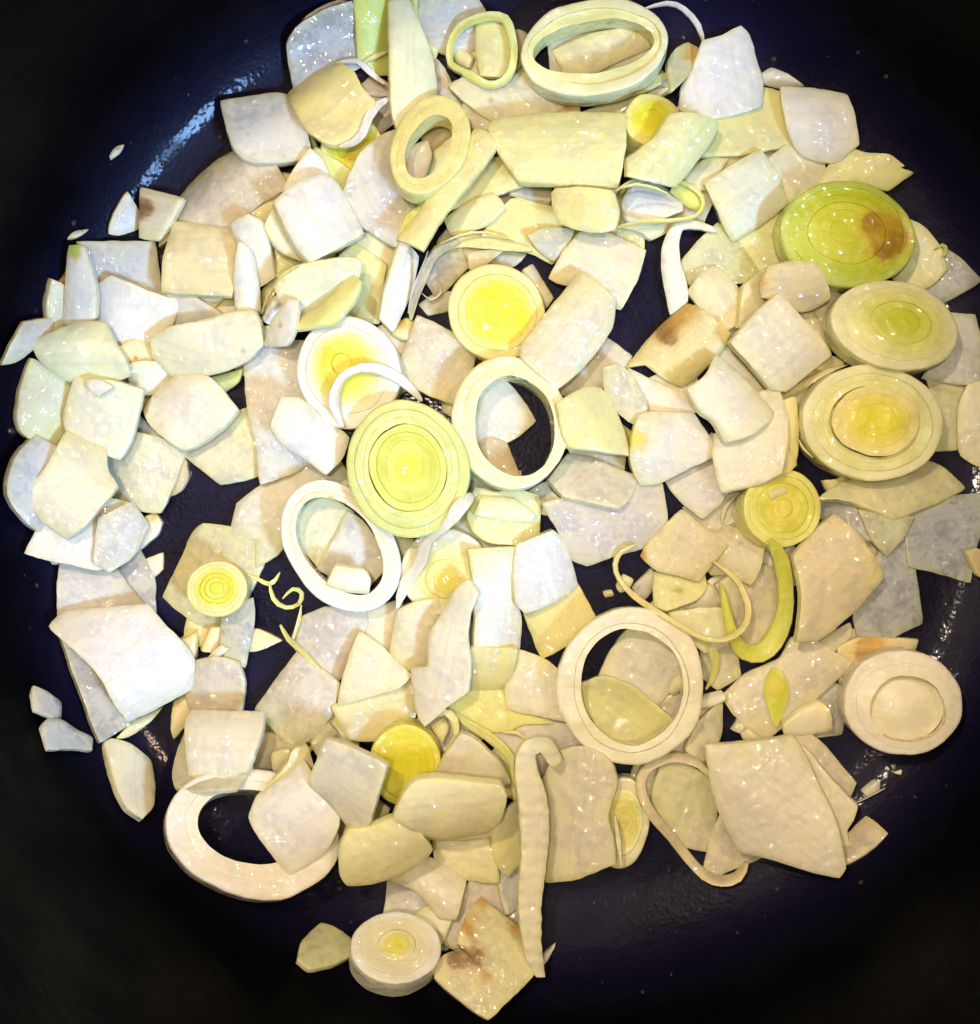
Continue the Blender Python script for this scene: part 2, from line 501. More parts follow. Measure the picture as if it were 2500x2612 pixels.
# ---------------------------------------------------------------- droplets of oil on the pan, too many to count
def build_droplets():
    m, nt, p = new_mat("hot_oil")
    p.inputs['Base Color'].default_value = (.035, .026, .016, 1)
    p.inputs['Roughness'].default_value = .06
    p.inputs['IOR'].default_value = 1.46
    rd = random.Random(5)
    verts, faces = [], []
    def floor_z(r):
        return 0 if r < 104 else 32 - math.sqrt(max(0, 32 ** 2 - (r - 104) ** 2))
    for k in range(620):
        a = rd.uniform(0, 6.283); r = 131 * math.sqrt(rd.random()) if k < 430 else rd.uniform(104, 131)
        s = .22 + .75 * rd.random() ** 3
        r2 = min(r + 1, 135); sl = (floor_z(r2) - floor_z(r)) / max(1e-6, r2 - r)
        er = Vector((math.cos(a), math.sin(a), sl)).normalized(); et = Vector((-math.sin(a), math.cos(a), 0)); en = er.cross(et)
        c = Vector((11.3 + r * math.cos(a), 10.6 + r * math.sin(a), floor_z(r)))
        o = len(verts); ecc = rd.uniform(.6, 1.5)
        for (q, h) in ((1.0, -.05), (.8, .22), (.42, .36)):
            for i in range(8):
                t = i * math.pi / 4
                v = c + er * (s * q * math.cos(t) * ecc) + et * (s * q * math.sin(t)) + en * (s * h)
                verts.append(tuple(v * MM))
        verts.append(tuple((c + en * s * .4) * MM))
        for b in (0, 8):
            for i in range(8):
                j = (i + 1) % 8
                faces.append([o + b + i, o + b + j, o + b + 8 + j, o + b + 8 + i])
        for i in range(8): faces.append([o + 16 + i, o + 16 + (i + 1) % 8, o + 24])
    ob = mesh_obj("oil_droplets", verts, faces, m, sharp=180)
    ob['kind'] = "stuff"
    ob['label'] = "tiny shiny oil droplets scattered over the dark pan"
    ob['category'] = "oil"
build_droplets()

# ---------------------------------------------------------------- the pieces, bottom of the heap first (lengths in mm, outlines in tenths)
PIECES = [
('S','onion_piece','half hidden onion piece beneath the cream onion edge above the white diamond on the ring','onion',[0.9,0.82,0.36,0.24],0,[-54.0,-57.9,-0.5],[0.787,-0.616,0.028,0.616,0.787,-0.005,-0.019,0.021,1.0],1.984,1.0,[87,58,16,56,-59,53,-70,-2,-64,-62,4,-47,87,-54],[],0),
('S','onion_piece','half hidden onion piece beneath the big round cream onion ring at the lower right','onion',[0.8,0.76,0.56,0.42],0,[41.4,-69.4,-0.6],[1.0,0.019,0.021,-0.019,1.0,-0.016,-0.022,0.015,1.0],1.984,1.14,[76,50,16,60,-45,60,-61,16,-70,-59,9,-58,75,-69],[],0),
('S','onion_piece','half hidden onion piece beneath the yellowish tan onion edge behind the cream triangle','onion',[0.92,0.88,0.7,0.27],0,[5.7,-65.3,-0.4],[0.9,-0.436,0.02,0.436,0.9,-0.002,-0.018,0.01,1.0],1.984,0.69,[87,62,10,67,-55,65,-70,8,-66,-62,8,-68,87,-72],[],0),
('S','onion_piece','half hidden onion piece beneath the cream onion triangle right of the bright yellow slice','onion',[0.84,0.77,0.67,0.43],0,[-9.1,-53.7,-0.2],[-0.746,-0.665,0.011,0.666,-0.746,-0.002,0.009,0.006,1.0],1.984,0.41,[82,55,14,78,-51,78,-65,4,-62,-71,1,-71,82,-74],[],0),
('S','onion_piece','half hidden onion piece beneath the shiny yellowish wet onion piece inside the big oval ring','onion',[0.9,0.81,0.59,0.28],0,[37.6,107.7,-0.6],[-0.823,-0.567,0.024,0.567,-0.823,0.003,0.018,0.016,1.0],1.984,1.16,[96,63,2,53,-79,56,-77,-9,-58,-61,19,-51,96,-50],[],0),
('S','onion_piece','half hidden onion piece beneath the small white leek chip left of the pale leaf-shaped piece','onion',[0.88,0.82,0.49,0.27],0,[-64.8,52.5,-0.4],[-0.797,-0.604,0.023,0.604,-0.797,-0.004,0.021,0.011,1.0],1.984,0.69,[86,50,6,61,-53,53,-63,-5,-63,-52,1,-51,86,-55],[],0),
('S','onion_piece','half hidden onion piece beneath the white oval onion piece circled by a thin green strand','onion',[0.87,0.8,0.35,0.24],0,[32.6,75.0,-0.3],[0.168,-0.986,0.017,0.986,0.168,-0.003,-0.0,0.018,1.0],1.984,0.65,[96,52,9,66,-75,59,-70,2,-68,-56,12,-56,96,-67],[],0),
('S','onion_piece','half hidden onion piece beneath the cream onion bit behind the pale green white square','onion',[0.82,0.77,0.57,0.42],0,[52.2,82.5,-0.4],[-0.4,-0.916,0.018,0.917,-0.4,-0.002,0.009,0.016,1.0],1.984,0.88,[93,57,9,55,-69,53,-83,-3,-58,-56,16,-47,93,-59],[],0),
('S','onion_piece','half hidden onion piece beneath the beige translucent onion piece right of the veined square','onion',[0.91,0.88,0.7,0.27],0,[69.5,-11.8,-0.7],[0.411,-0.911,0.028,0.912,0.411,0.001,-0.013,0.025,1.0],1.984,1.35,[97,76,-3,84,-79,66,-79,-22,-63,-74,30,-69,97,-62],[],0),
('S','onion_piece','half hidden onion piece beneath the layered pale green leek piece under the central ring','onion',[0.85,0.78,0.68,0.43],0,[0.7,5.3,-0.5],[-0.163,-0.986,0.033,0.987,-0.163,-0.005,0.01,0.031,0.999],1.984,0.99,[85,66,14,72,-64,65,-59,0,-65,-75,4,-59,85,-68],[],0),
('S','onion_piece','half hidden onion piece beneath the pale green onion wedge showing under the brightest white square','onion',[0.88,0.8,0.58,0.28],0,[-57.7,72.6,-0.3],[-0.194,-0.981,0.016,0.981,-0.194,-0.006,0.009,0.015,1.0],1.984,0.61,[78,58,18,63,-51,52,-66,-6,-67,-51,9,-49,78,-66],[],0),
('S','onion_piece','half hidden onion piece beneath the pale rectangular onion piece inside the small green ring','onion',[0.87,0.81,0.49,0.27],0,[0.5,110.1,-0.5],[-0.492,-0.87,0.017,0.87,-0.492,-0.011,0.018,0.01,1.0],1.984,0.98,[101,80,5,77,-69,64,-80,4,-76,-85,17,-69,102,-72],[],0),
('S','onion_piece','half hidden onion piece beneath the cream curved onion piece right of the lower left ring','onion',[0.88,0.81,0.35,0.24],0,[-35.5,-78.0,-0.2],[0.922,-0.388,0.01,0.388,0.922,-0.003,-0.008,0.007,1.0],1.984,0.44,[84,65,9,80,-76,61,-62,-1,-65,-69,26,-75,84,-61],[],0),
('S','onion_piece','half hidden onion piece beneath the white onion piece over bare pan below the cream square','onion',[0.84,0.79,0.58,0.42],0,[58.8,2.6,-0.4],[-0.793,-0.609,0.017,0.609,-0.793,0.002,0.012,0.012,1.0],1.984,0.85,[90,66,5,73,-90,50,-68,-13,-52,-77,25,-48,90,-51],[],0),
('S','onion_piece','half hidden onion piece beneath the shiny wet pale onion piece right of the large rectangle','onion',[0.9,0.87,0.69,0.27],0,[55.4,102.1,-0.5],[0.611,-0.791,0.029,0.791,0.612,0.01,-0.025,0.017,1.0],1.984,1.0,[79,78,1,74,-59,58,-58,-9,-54,-70,12,-69,79,-61],[],0),
('S','onion_piece','half hidden onion piece beneath the tall pale green leek tongue hanging from the top edge','onion',[0.81,0.74,0.65,0.43],0,[-29.6,102.8,-0.4],[-0.8,-0.599,0.02,0.599,-0.801,-0.003,0.018,0.009,1.0],1.984,0.87,[87,71,18,68,-70,62,-73,1,-57,-69,7,-63,87,-69],[],0),
('S','onion_piece','half hidden onion piece beneath the beige translucent onion piece inside the yellow green hook','onion',[0.88,0.8,0.58,0.28],0,[59.6,-22.6,0.2],[0.588,-0.809,0.015,0.809,0.588,0.013,-0.019,0.004,1.0],1.984,0.42,[86,62,14,72,-64,64,-69,1,-54,-68,1,-71,87,-61],[],0),
('S','onion_piece','half hidden onion piece beneath the clear greenish film below the olive crescent','onion',[0.87,0.82,0.49,0.27],0,[96.5,-9.8,-0.6],[0.593,-0.805,0.024,0.805,0.593,-0.009,-0.007,0.024,1.0],1.984,1.06,[94,35,16,65,-58,73,-74,16,-77,-48,4,-59,94,-81],[],0),
('S','onion_piece','half hidden onion piece beneath the olive translucent onion crescent at the right','onion',[0.85,0.78,0.34,0.24],0,[89.1,6.2,-0.4],[-0.896,-0.44,0.054,0.441,-0.898,-0.009,0.053,0.016,0.998],1.984,0.75,[36,33,11,23,-25,30,-28,10,-29,-34,-1,-23,36,-38],[],0),
('S','onion_piece','half hidden onion piece beneath the brownish cream onion sliver above the big yellow hearted slice','onion',[0.8,0.75,0.56,0.42],0,[82.0,30.3,-0.7],[-0.871,-0.49,0.03,0.49,-0.872,-0.0,0.026,0.014,1.0],1.984,1.19,[95,55,7,73,-81,49,-71,-5,-61,-65,17,-59,95,-47],[],0),
('S','onion_piece','half hidden onion piece beneath the white onion bit under the burnt brown streaked piece','onion',[0.92,0.88,0.7,0.27],0,[47.1,31.3,-0.4],[-0.855,-0.518,0.019,0.518,-0.855,-0.002,0.017,0.008,1.0],1.984,0.66,[87,59,14,58,-67,63,-61,2,-67,-62,8,-53,87,-66],[],0),
('S','onion_piece','half hidden onion piece beneath the strong yellow leek bit under the diagonal strip','onion',[0.84,0.77,0.67,0.43],0,[-4.0,70.3,-0.5],[-0.605,-0.796,0.036,0.796,-0.605,-0.002,0.024,0.027,0.999],1.984,0.89,[77,70,8,66,-55,54,-53,8,-60,-64,6,-67,77,-66],[],0),
('S','onion_piece','half hidden onion piece beneath the rounded cream onion square just below the large rectangle','onion',[0.91,0.83,0.6,0.28],0,[25.7,84.0,0.3],[0.015,-0.994,0.107,0.994,0.026,0.103,-0.106,0.105,0.989],1.984,1.01,[106,53,14,69,-76,64,-78,-2,-79,-64,10,-51,104,-69],[],0),
('S','onion_piece','half hidden onion piece beneath the big fan-shaped cream onion wedge at the lower right','onion',[0.89,0.83,0.5,0.27],0,[53.9,-64.0,-0.1],[-0.611,-0.788,0.068,0.786,-0.615,-0.059,0.088,0.017,0.996],1.984,0.49,[82,53,-5,63,-54,47,-61,1,-51,-66,7,-48,81,-50],[],0),
('S','onion_piece','half hidden onion piece beneath the pinkish cream onion square left of the bright yellow slice','onion',[0.89,0.82,0.36,0.24],0,[-40.4,-54.7,0.1],[0.998,-0.067,-0.006,0.067,0.997,-0.026,0.008,0.026,1.0],1.984,0.88,[74,64,9,65,-48,78,-54,-4,-57,-58,1,-67,74,-76],[],0),
('S','onion_piece','half hidden onion piece beneath the pinkish grey onion square carrying the bright yellow green leaf','onion',[0.82,0.77,0.57,0.42],0,[89.0,-35.5,-0.4],[-0.997,-0.08,0.015,0.08,-0.997,-0.001,0.015,-0.0,1.0],1.984,0.75,[106,53,17,61,-78,61,-88,3,-84,-51,21,-62,106,-65],[],0),
('S','onion_piece','half hidden onion piece beneath the tiny white triangle lying on the green flecked square','onion',[0.89,0.86,0.68,0.27],0,[-93.8,33.2,0.4],[0.947,-0.31,-0.08,0.31,0.951,-0.015,0.081,-0.011,0.997],1.984,0.46,[82,70,8,76,-67,58,-59,-2,-64,-83,18,-63,82,-56],[],0),
('S','onion_piece','half hidden onion piece beneath the yellow green curled leek strip on the pale leaf-shaped piece','onion',[0.81,0.74,0.65,0.43],0,[-24.3,39.9,-0.4],[0.53,-0.848,0.012,0.848,0.53,0.002,-0.007,0.009,1.0],1.984,0.71,[94,44,21,57,-71,63,-85,7,-65,-59,12,-60,94,-51],[],0),
('S','onion_piece','half hidden onion piece beneath the cream onion piece above the burnt yellow piece','onion',[0.89,0.81,0.59,0.28],0,[58.4,50.0,-0.6],[-0.596,-0.802,0.043,0.803,-0.596,-0.004,0.029,0.032,0.999],1.984,1.18,[83,72,-3,68,-52,75,-61,-7,-62,-67,13,-67,83,-73],[],0),
('S','onion_piece','half hidden onion piece beneath the white diamond of onion with yellowish edges, left of centre','onion',[0.89,0.83,0.5,0.27],0,[-75.3,56.4,0.4],[0.724,-0.673,0.154,0.679,0.734,0.016,-0.124,0.093,0.988],1.984,1.33,[78,68,21,81,-67,54,-69,6,-53,-76,13,-60,77,-72],[],0),
('S','onion_piece','half hidden onion piece beneath the pale leaf-shaped leek piece below the brightest white square','onion',[0.88,0.81,0.35,0.24],0,[-50.3,64.4,0.6],[0.847,-0.524,-0.09,0.527,0.849,0.021,0.066,-0.066,0.996],1.984,0.98,[91,72,18,78,-70,64,-83,1,-63,-64,16,-80,91,-71],[],0),
('S','onion_piece','half hidden onion piece beneath the upright oval yellow leek ring left of the large rectangle','onion',[0.8,0.75,0.56,0.42],0,[-28.7,72.0,-0.5],[-0.508,-0.86,0.037,0.861,-0.509,-0.007,0.025,0.028,0.999],1.984,1.04,[72,70,10,76,-50,56,-57,-2,-56,-66,9,-63,72,-71],[],0),
('S','onion_piece','half hidden onion piece beneath the small striated white onion bit below the large rectangle','onion',[0.88,0.85,0.67,0.27],0,[35.6,93.3,0.7],[0.832,-0.554,-0.036,0.554,0.832,-0.007,0.034,-0.015,0.999],1.984,0.82,[93,55,23,75,-64,58,-77,-7,-76,-64,9,-59,93,-59],[],0),
('S','onion_piece','half hidden onion piece beneath the white onion diamond overlapping the lower left ring','onion',[0.81,0.74,0.64,0.43],0,[-55.0,-62.8,1.3],[-0.062,-0.983,-0.172,0.994,-0.076,0.079,-0.091,-0.166,0.982],1.984,0.79,[94,48,22,65,-70,54,-79,11,-67,-63,5,-52,96,-65],[],0),
('S','onion_piece','half hidden onion piece beneath the bright yellow green leaf scrap on the pinkish grey square','onion',[0.88,0.8,0.58,0.28],0,[65.5,-53.7,-0.9],[0.995,-0.095,0.035,0.095,0.995,-0.001,-0.035,0.004,0.999],1.984,1.32,[35,29,15,39,-24,31,-30,-2,-43,-20,11,-35,35,-41],[],0),
('S','onion_piece','half hidden onion piece beneath the tall cream onion leaf with a pointed foot below centre','onion',[0.88,0.82,0.49,0.27],0,[-5.5,-33.3,-0.6],[-0.598,-0.801,0.039,0.801,-0.598,-0.006,0.028,0.027,0.999],1.984,1.04,[73,51,8,73,-51,70,-53,-3,-50,-65,0,-54,73,-71],[],0),
('S','onion_piece','half hidden onion piece beneath the large bent white onion piece at the lower left','onion',[0.88,0.81,0.35,0.24],0,[-73.2,-29.2,-0.8],[-0.164,-0.983,0.084,0.986,-0.165,-0.006,0.02,0.082,0.996],1.984,1.23,[53,49,2,44,-30,44,-35,-13,-44,-40,1,-42,53,-41],[],0),
('S','onion_piece','half hidden onion piece beneath the bright pale onion chip below the veined square, green fleck','onion',[0.83,0.79,0.58,0.42],0,[45.9,-27.6,-0.3],[0.683,-0.731,0.012,0.731,0.683,-0.003,-0.006,0.01,1.0],1.984,0.53,[76,35,22,48,-52,67,-69,5,-62,-45,8,-51,76,-58],[],0),
('S','onion_piece','half hidden onion piece beneath the white glossy onion square below centre beside the bare pan','onion',[0.92,0.89,0.7,0.27],0,[-0.7,-6.0,0.4],[0.543,-0.836,-0.078,0.839,0.537,0.084,-0.028,-0.111,0.993],1.984,1.3,[98,58,24,83,-63,65,-87,10,-85,-70,16,-67,98,-79],[],0),
('S','onion_piece','half hidden onion piece beneath the big leek slice with raised yellow heart at the right','onion',[0.81,0.74,0.65,0.43],0,[96.7,-0.3,1.0],[0.221,-0.956,0.192,0.975,0.212,-0.068,0.024,0.202,0.979],1.984,0.94,[78,74,9,78,-68,64,-54,-2,-61,-65,19,-74,77,-75],[],0),
('S','onion_piece','half hidden onion piece beneath the pale wet onion piece lower right of the central ring','onion',[0.92,0.84,0.61,0.28],0,[18.0,4.2,-0.3],[0.927,-0.375,0.021,0.375,0.927,0.004,-0.021,0.005,1.0],1.984,0.59,[62,52,5,69,-56,55,-45,-5,-34,-66,6,-57,62,-49],[],0),
('S','onion_piece','half hidden onion piece beneath the tall white onion slab left of the yellow cored slice','onion',[0.87,0.81,0.49,0.27],0,[-56.3,41.6,0.1],[-0.995,0.079,0.053,-0.081,-0.996,-0.031,0.051,-0.035,0.998],1.984,0.93,[82,75,-4,75,-56,55,-66,-14,-54,-71,17,-53,81,-66],[],0),
('S','onion_piece','half hidden onion piece beneath the yellowish flat onion piece right of the diagonal strip','onion',[0.88,0.81,0.35,0.24],0,[-54.8,79.9,0.9],[-0.035,-0.972,0.231,0.994,-0.058,-0.091,0.102,0.227,0.969],1.984,1.24,[85,64,22,61,-59,75,-63,4,-73,-70,0,-57,87,-77],[],0),
('S','onion_piece','half hidden onion piece beneath the broad cream onion piece above the smooth yellow disc','onion',[0.81,0.76,0.57,0.42],0,[8.6,83.3,-0.5],[0.067,-0.997,0.023,0.998,0.067,-0.003,0.002,0.023,1.0],1.984,0.94,[94,63,20,70,-68,71,-75,2,-76,-62,11,-73,94,-73],[],0),
('S','onion_piece','half hidden onion piece beneath the white curved leek strand hooking over the bare pan patch','onion',[0.88,0.85,0.67,0.27],0,[65.0,90.2,0.1],[-0.498,-0.865,0.053,0.863,-0.501,-0.07,0.087,0.011,0.996],1.984,0.79,[96,70,8,74,-86,59,-85,-4,-59,-73,27,-55,98,-70],[],0),
('S','onion_piece','half hidden onion piece beneath the white garlic stick right of the yellow green leaf','onion',[0.84,0.77,0.67,0.43],0,[51.9,-55.2,0.8],[-0.7,-0.711,0.072,0.707,-0.674,0.214,-0.104,0.201,0.974],1.984,0.44,[84,63,4,46,-62,36,-57,2,-63,-50,10,-49,85,-49],[],0),
('S','onion_piece','small white onion triangle alone left of the squarish garlic chunk','onion',[0.9,0.9,0.87,0.27],0,[-91.9,73.8,4.6],[-0.699,0.482,0.529,-0.561,-0.828,0.012,0.444,-0.288,0.849],1.24,0.85,[39,10,20,58,-8,45,-34,7,-52,-19,-4,-40,39,-61],[],0),
('S','onion_piece','tiny pale onion sliver on bare pan above the green-tipped stick','onion',[0.91,0.91,0.88,0.27],0,[-102.3,68.4,10.6],[-0.046,0.999,0.0,-0.999,-0.046,-0.0,-0.0,-0.0,1.0],0.9,0.71,[-12,13,-3,-13,15,-30,11,4,-12,26],[],0),
('S','onion_piece','tiny white speck stuck alone on the upper left pan wall','onion',[0.89,0.89,0.86,0.27],0,[-92.1,88.4,12.7],[0.599,-0.801,0.0,0.801,0.599,0.0,-0.0,-0.0,1.0],0.9,0.43,[8,-23,8,6,-2,31,-12,5,-3,-19],[],0),
('S','garlic_chunk','small pale garlic piece below the shiny garlic clove piece','garlic',[0.87,0.79,0.65,0.15],0,[-85.0,-13.5,-0.3],[-0.362,0.932,0.004,-0.932,-0.362,0.007,0.008,-0.001,1.0],1.8599999999999999,0.43,[-31,21,-17,-15,24,-31,24,25],[],0),
('S','onion_piece','tiny clear scrap on the pan right of the fan-shaped wedge','onion',[0.83,0.81,0.76,0.42],0,[96.8,-70.0,2.2],[-0.631,0.702,-0.33,-0.743,-0.669,-0.0,-0.221,0.245,0.944],0.9,1.32,[-10,25,-18,-10,-2,-28,15,-13,15,26],[],0),
('S','onion_piece','greyish onion scrap left of the lowest leek slice','onion',[0.76,0.78,0.48,0.4],0,[-41.4,-107.8,13.3],[0.587,-0.644,0.491,0.734,0.169,-0.657,0.34,0.746,0.572],1.55,0.81,[43,-73,57,1,53,50,23,78,-37,52,-63,34,-53,0,-31,-53,8,-88],[(3.9,-9.4,2.0,(0.75,0.65,0.06))],0),
('S','onion_piece','crinkled clear onion flake on the lower left pan wall','onion',[0.81,0.8,0.75,0.42],0,[-108.8,-47.0,18.6],[-0.577,0.452,0.68,0.08,-0.797,0.598,0.813,0.399,0.424],0.9,1.23,[33,36,-7,38,-56,31,-49,-25,-8,-26,41,-36,47,-18],[],0),
('S','onion_piece','bluish white onion chip below the crinkled flake at lower left','onion',[0.77,0.8,0.83,0.43],0,[-103.8,-54.8,18.3],[-0.591,0.298,0.749,0.236,-0.825,0.514,0.771,0.481,0.417],1.24,0.96,[60,52,-12,35,-77,28,-87,-14,-27,-20,15,-39,56,-34,73,-7],[],0),
('S','onion_piece','lone cream onion piece on the lower left of the pan','onion',[0.9,0.87,0.69,0.27],0,[-90.6,-66.7,10.1],[-0.805,0.155,0.572,0.156,-0.876,0.457,0.572,0.457,0.681],2.48,2.03,[52,-11,38,47,18,89,-22,113,-65,69,-71,8,-60,-47,1,-83,46,-97,63,-89],[],0),
('S','garlic_chunk','brownish garlic clove below the garlic pieces at lower left','garlic',[0.83,0.67,0.42,0.18],0,[-79.0,-51.6,-0.1],[0.764,-0.645,-0.018,0.632,0.754,-0.18,0.13,0.126,0.984],2.48,1.13,[3,-39,31,-58,31,3,7,47,-24,47,-33,14,-15,-14],[],0),
('S','onion_piece','white speck on the pan below the cup-shaped slice','onion',[0.92,0.92,0.89,0.27],0,[103.1,-65.7,3.5],[-0.383,0.924,0.0,-0.924,-0.383,-0.0,-0.0,-0.0,1.0],0.9,0.55,[-11,-3,6,-12,6,15],[],0),
('S','onion_piece','tiny pale crumb on the pan left of the thin white sheet','onion',[0.83,0.82,0.77,0.42],0,[-108.5,-12.2,6.1],[-0.196,0.981,0.0,-0.981,-0.196,-0.0,-0.0,-0.0,1.0],0.9299999999999999,0.41,[-9,12,-12,-18,11,-13,11,18],[],0),
('S','garlic_chunk','tiny brown crumb beside the notched browned piece','garlic',[0.79,0.64,0.4,0.18],0,[-11.3,-109.3,5.4],[-0.275,0.962,0.0,-0.962,-0.275,-0.0,-0.0,-0.0,1.0],0.9299999999999999,1.17,[-10,11,-10,-12,10,-11,10,12],[],0),
('S','garlic_chunk','tiny tan crumb on bare pan above the big round ring','garlic',[0.83,0.66,0.42,0.18],0,[30.2,-20.8,-0.5],[0.243,-0.97,0.0,0.97,0.243,0.0,-0.0,-0.0,1.0],0.9299999999999999,0.8,[10,-12,10,14,-10,12,-10,-14],[],0),
('T','onion_film','thin curved film arching behind the bluish onion square at the top','onion',[0.68,0.7,0.71,0.59],[-42.1,123.3,8.0],1.8,0,[-68,-58,0,14,-61,-43,3,14,-49,-24,7,14,-30,-6,10,14,-6,10,13,14,20,24,13,14,45,34,12,14,67,33,10,14,81,30,9,14],0),
('S','onion_piece','narrow greenish onion piece wedged right of the thick white block','onion',[0.79,0.86,0.32,0.22],0,[-47.0,95.2,-0.2],[-0.986,-0.165,0.012,0.164,-0.986,-0.016,0.015,-0.014,1.0],1.8599999999999999,0.42,[23,60,-28,39,-17,-29,22,-69],[],0),
('S','onion_piece','long tan translucent onion crescent beside the bare upper left of the pan','onion',[0.74,0.65,0.5,0.46],0,[-67.6,77.9,2.3],[0.634,-0.765,0.111,0.765,0.642,0.054,-0.113,0.051,0.992],2.17,1.62,[-8,-165,-11,-135,44,-80,95,-13,70,44,76,97,89,162,61,163,-5,172,-77,122,-92,77,-94,-9,-80,-85,-54,-157,-12,-194],[],0),
('S','garlic_chunk','squarish garlic chunk left of the tan crescent, dark brown left edge','garlic',[0.88,0.8,0.65,0.15],0,[-83.2,74.2,4.4],[0.239,0.969,0.068,-0.956,0.247,-0.158,-0.169,-0.027,0.985],2.48,1.09,[0,39,-64,34,-60,-21,2,-52,60,-62,63,62],[(1.0,3.0,3.6,(0.26,0.11,0.02))],0),
('S','onion_piece','translucent lilac white onion square behind the green-tipped stick','onion',[0.81,0.8,0.75,0.42],0,[-92.7,60.3,3.8],[0.061,0.985,0.164,-0.938,0.0,0.346,0.341,-0.175,0.924],1.612,0.59,[4,85,-61,72,-57,-9,-68,-101,24,-86,85,-78,73,119],[],0),
('S','garlic_chunk','small orange brown bit left of the green-tipped stick','garlic',[0.73,0.57,0.36,0.35],0,[-106.0,57.7,9.0],[0.67,0.623,-0.405,-0.351,0.746,0.567,0.655,-0.238,0.718],1.55,0.57,[-20,-13,16,-20,21,22,-17,10],[(1.0,0.3,3.2,(0.7,0.4,0.07))],0),
('S','onion_piece','cream onion piece low at left of the green-tipped stick','onion',[0.9,0.87,0.69,0.27],0,[-107.9,51.3,8.4],[-0.75,0.018,0.661,-0.169,-0.972,-0.165,0.639,-0.235,0.732],2.48,1.3,[43,9,33,59,-35,56,-56,-8,-23,-46,38,-70],[],0),
('S','onion_piece','mottled translucent onion triangle right of the glaring white piece','onion',[0.81,0.79,0.74,0.42],0,[-77.4,49.6,2.5],[0.533,0.771,0.35,-0.838,0.539,0.087,-0.122,-0.339,0.933],1.24,0.73,[-15,44,-93,66,-89,22,-43,-26,5,-77,66,-106,66,-28,67,31,37,75],[],0),
('S','onion_piece','pointed translucent onion sliver at the far left edge of the heap','onion',[0.82,0.8,0.75,0.42],0,[-114.2,41.9,15.0],[0.107,0.968,0.228,-0.696,-0.091,0.712,0.71,-0.235,0.664],1.24,1.3,[-47,18,-20,-10,12,-66,61,-75,50,14,2,49,-58,70],[],0),
('S','onion_piece','beige onion piece low below the large white rounded piece','onion',[0.89,0.83,0.5,0.27],0,[-29.2,64.5,0.6],[-0.824,-0.534,-0.19,0.563,-0.813,-0.153,-0.073,-0.233,0.97],1.8599999999999999,1.33,[68,29,23,83,-31,55,-66,17,-52,-32,-10,-82,68,-69],[],0),
('S','onion_piece','grey translucent onion strip under the tall pale tongue','onion',[0.76,0.66,0.51,0.46],0,[-8.8,104.3,0.2],[-0.996,0.073,-0.042,-0.072,-0.997,-0.04,-0.045,-0.036,0.998],1.24,0.9,[74,-13,45,56,-58,91,-107,63,-52,45,-22,9,8,-40,39,-92,73,-120],[],0),
('S','onion_piece','dark lilac onion scrap above the top of the smooth yellow disc','onion',[0.68,0.7,0.71,0.59],0,[3.7,64.1,0.1],[0.143,0.988,0.063,-0.989,0.14,0.053,0.044,-0.07,0.997],1.24,1.11,[-21,41,-26,0,-11,-31,25,-55,24,7,9,39],[],0),
('S','onion_piece','mottled onion scrap touching the left of the smooth yellow disc','onion',[0.76,0.73,0.65,0.58],0,[-13.4,53.2,-0.6],[-0.554,0.832,-0.034,-0.832,-0.555,0.001,-0.019,0.029,0.999],1.24,0.81,[-14,39,-35,-13,1,-51,24,-18,24,43],[],0),
('S','onion_piece','tan onion sliver at the right of the wet greenish piece','onion',[0.76,0.59,0.37,0.35],0,[-78.8,8.2,-0.4],[-0.99,0.139,0.008,-0.139,-0.99,0.01,0.009,0.009,1.0],1.8599999999999999,0.79,[21,49,-10,30,-23,-11,-8,-56,21,-12],[],0),
('S','garlic_chunk','shiny garlic clove piece with tan top at left','garlic',[0.89,0.81,0.66,0.15],0,[-86.5,-4.4,-0.3],[0.659,-0.752,-0.009,0.752,0.659,0.001,0.006,-0.007,1.0],2.48,0.47,[-1,-40,25,-55,25,12,11,39,-25,41,-35,4],[(-2.1,3.4,2.4,(0.7,0.4,0.07))],0),
('S','onion_piece','clear grey onion curl beside the thin white sheet','onion',[0.76,0.73,0.66,0.58],0,[-90.2,-17.6,0.8],[0.999,0.03,-0.019,-0.03,1.0,0.008,0.02,-0.007,1.0],0.9299999999999999,0.9,[-73,21,-15,-29,5,-72,52,-109,52,13,11,96,-31,81],[],0),
('S','onion_piece','cream onion edge below the large bent piece','onion',[0.91,0.85,0.51,0.27],0,[-89.0,-53.8,4.3],[-0.412,0.911,-0.026,-0.81,-0.353,0.469,0.418,0.214,0.883],1.8599999999999999,0.64,[-19,36,-8,-26,18,-78,19,-1,-9,69],[],0),
('S','onion_piece','clear yellowish onion square under the small spiral slice','onion',[0.81,0.75,0.43,0.4],0,[-69.4,-16.2,-0.0],[-0.913,0.408,-0.002,-0.408,-0.913,0.023,0.007,0.022,1.0],1.612,1.04,[103,32,106,107,46,123,-23,136,-70,114,-89,54,-99,-16,-99,-78,-74,-148,10,-131,87,-109,103,-82],[],0),
('S','garlic_chunk','garlic piece at the right of the large bent onion','garlic',[0.9,0.74,0.47,0.02],0,[-76.7,-35.3,0.3],[-0.432,0.878,0.204,-0.879,-0.36,-0.314,-0.202,-0.315,0.927],2.48,1.0,[-11,33,-45,21,-24,-19,40,-56,40,21],[],0),
('S','garlic_chunk','pointed garlic wedge on bare pan below the small spiral slice','garlic',[0.87,0.72,0.46,0.02],0,[-59.1,-32.5,-0.5],[0.455,0.89,-0.023,-0.89,0.455,-0.003,0.007,0.022,1.0],2.48,0.72,[-25,-17,28,-59,28,10,15,41,-47,25],[],0),
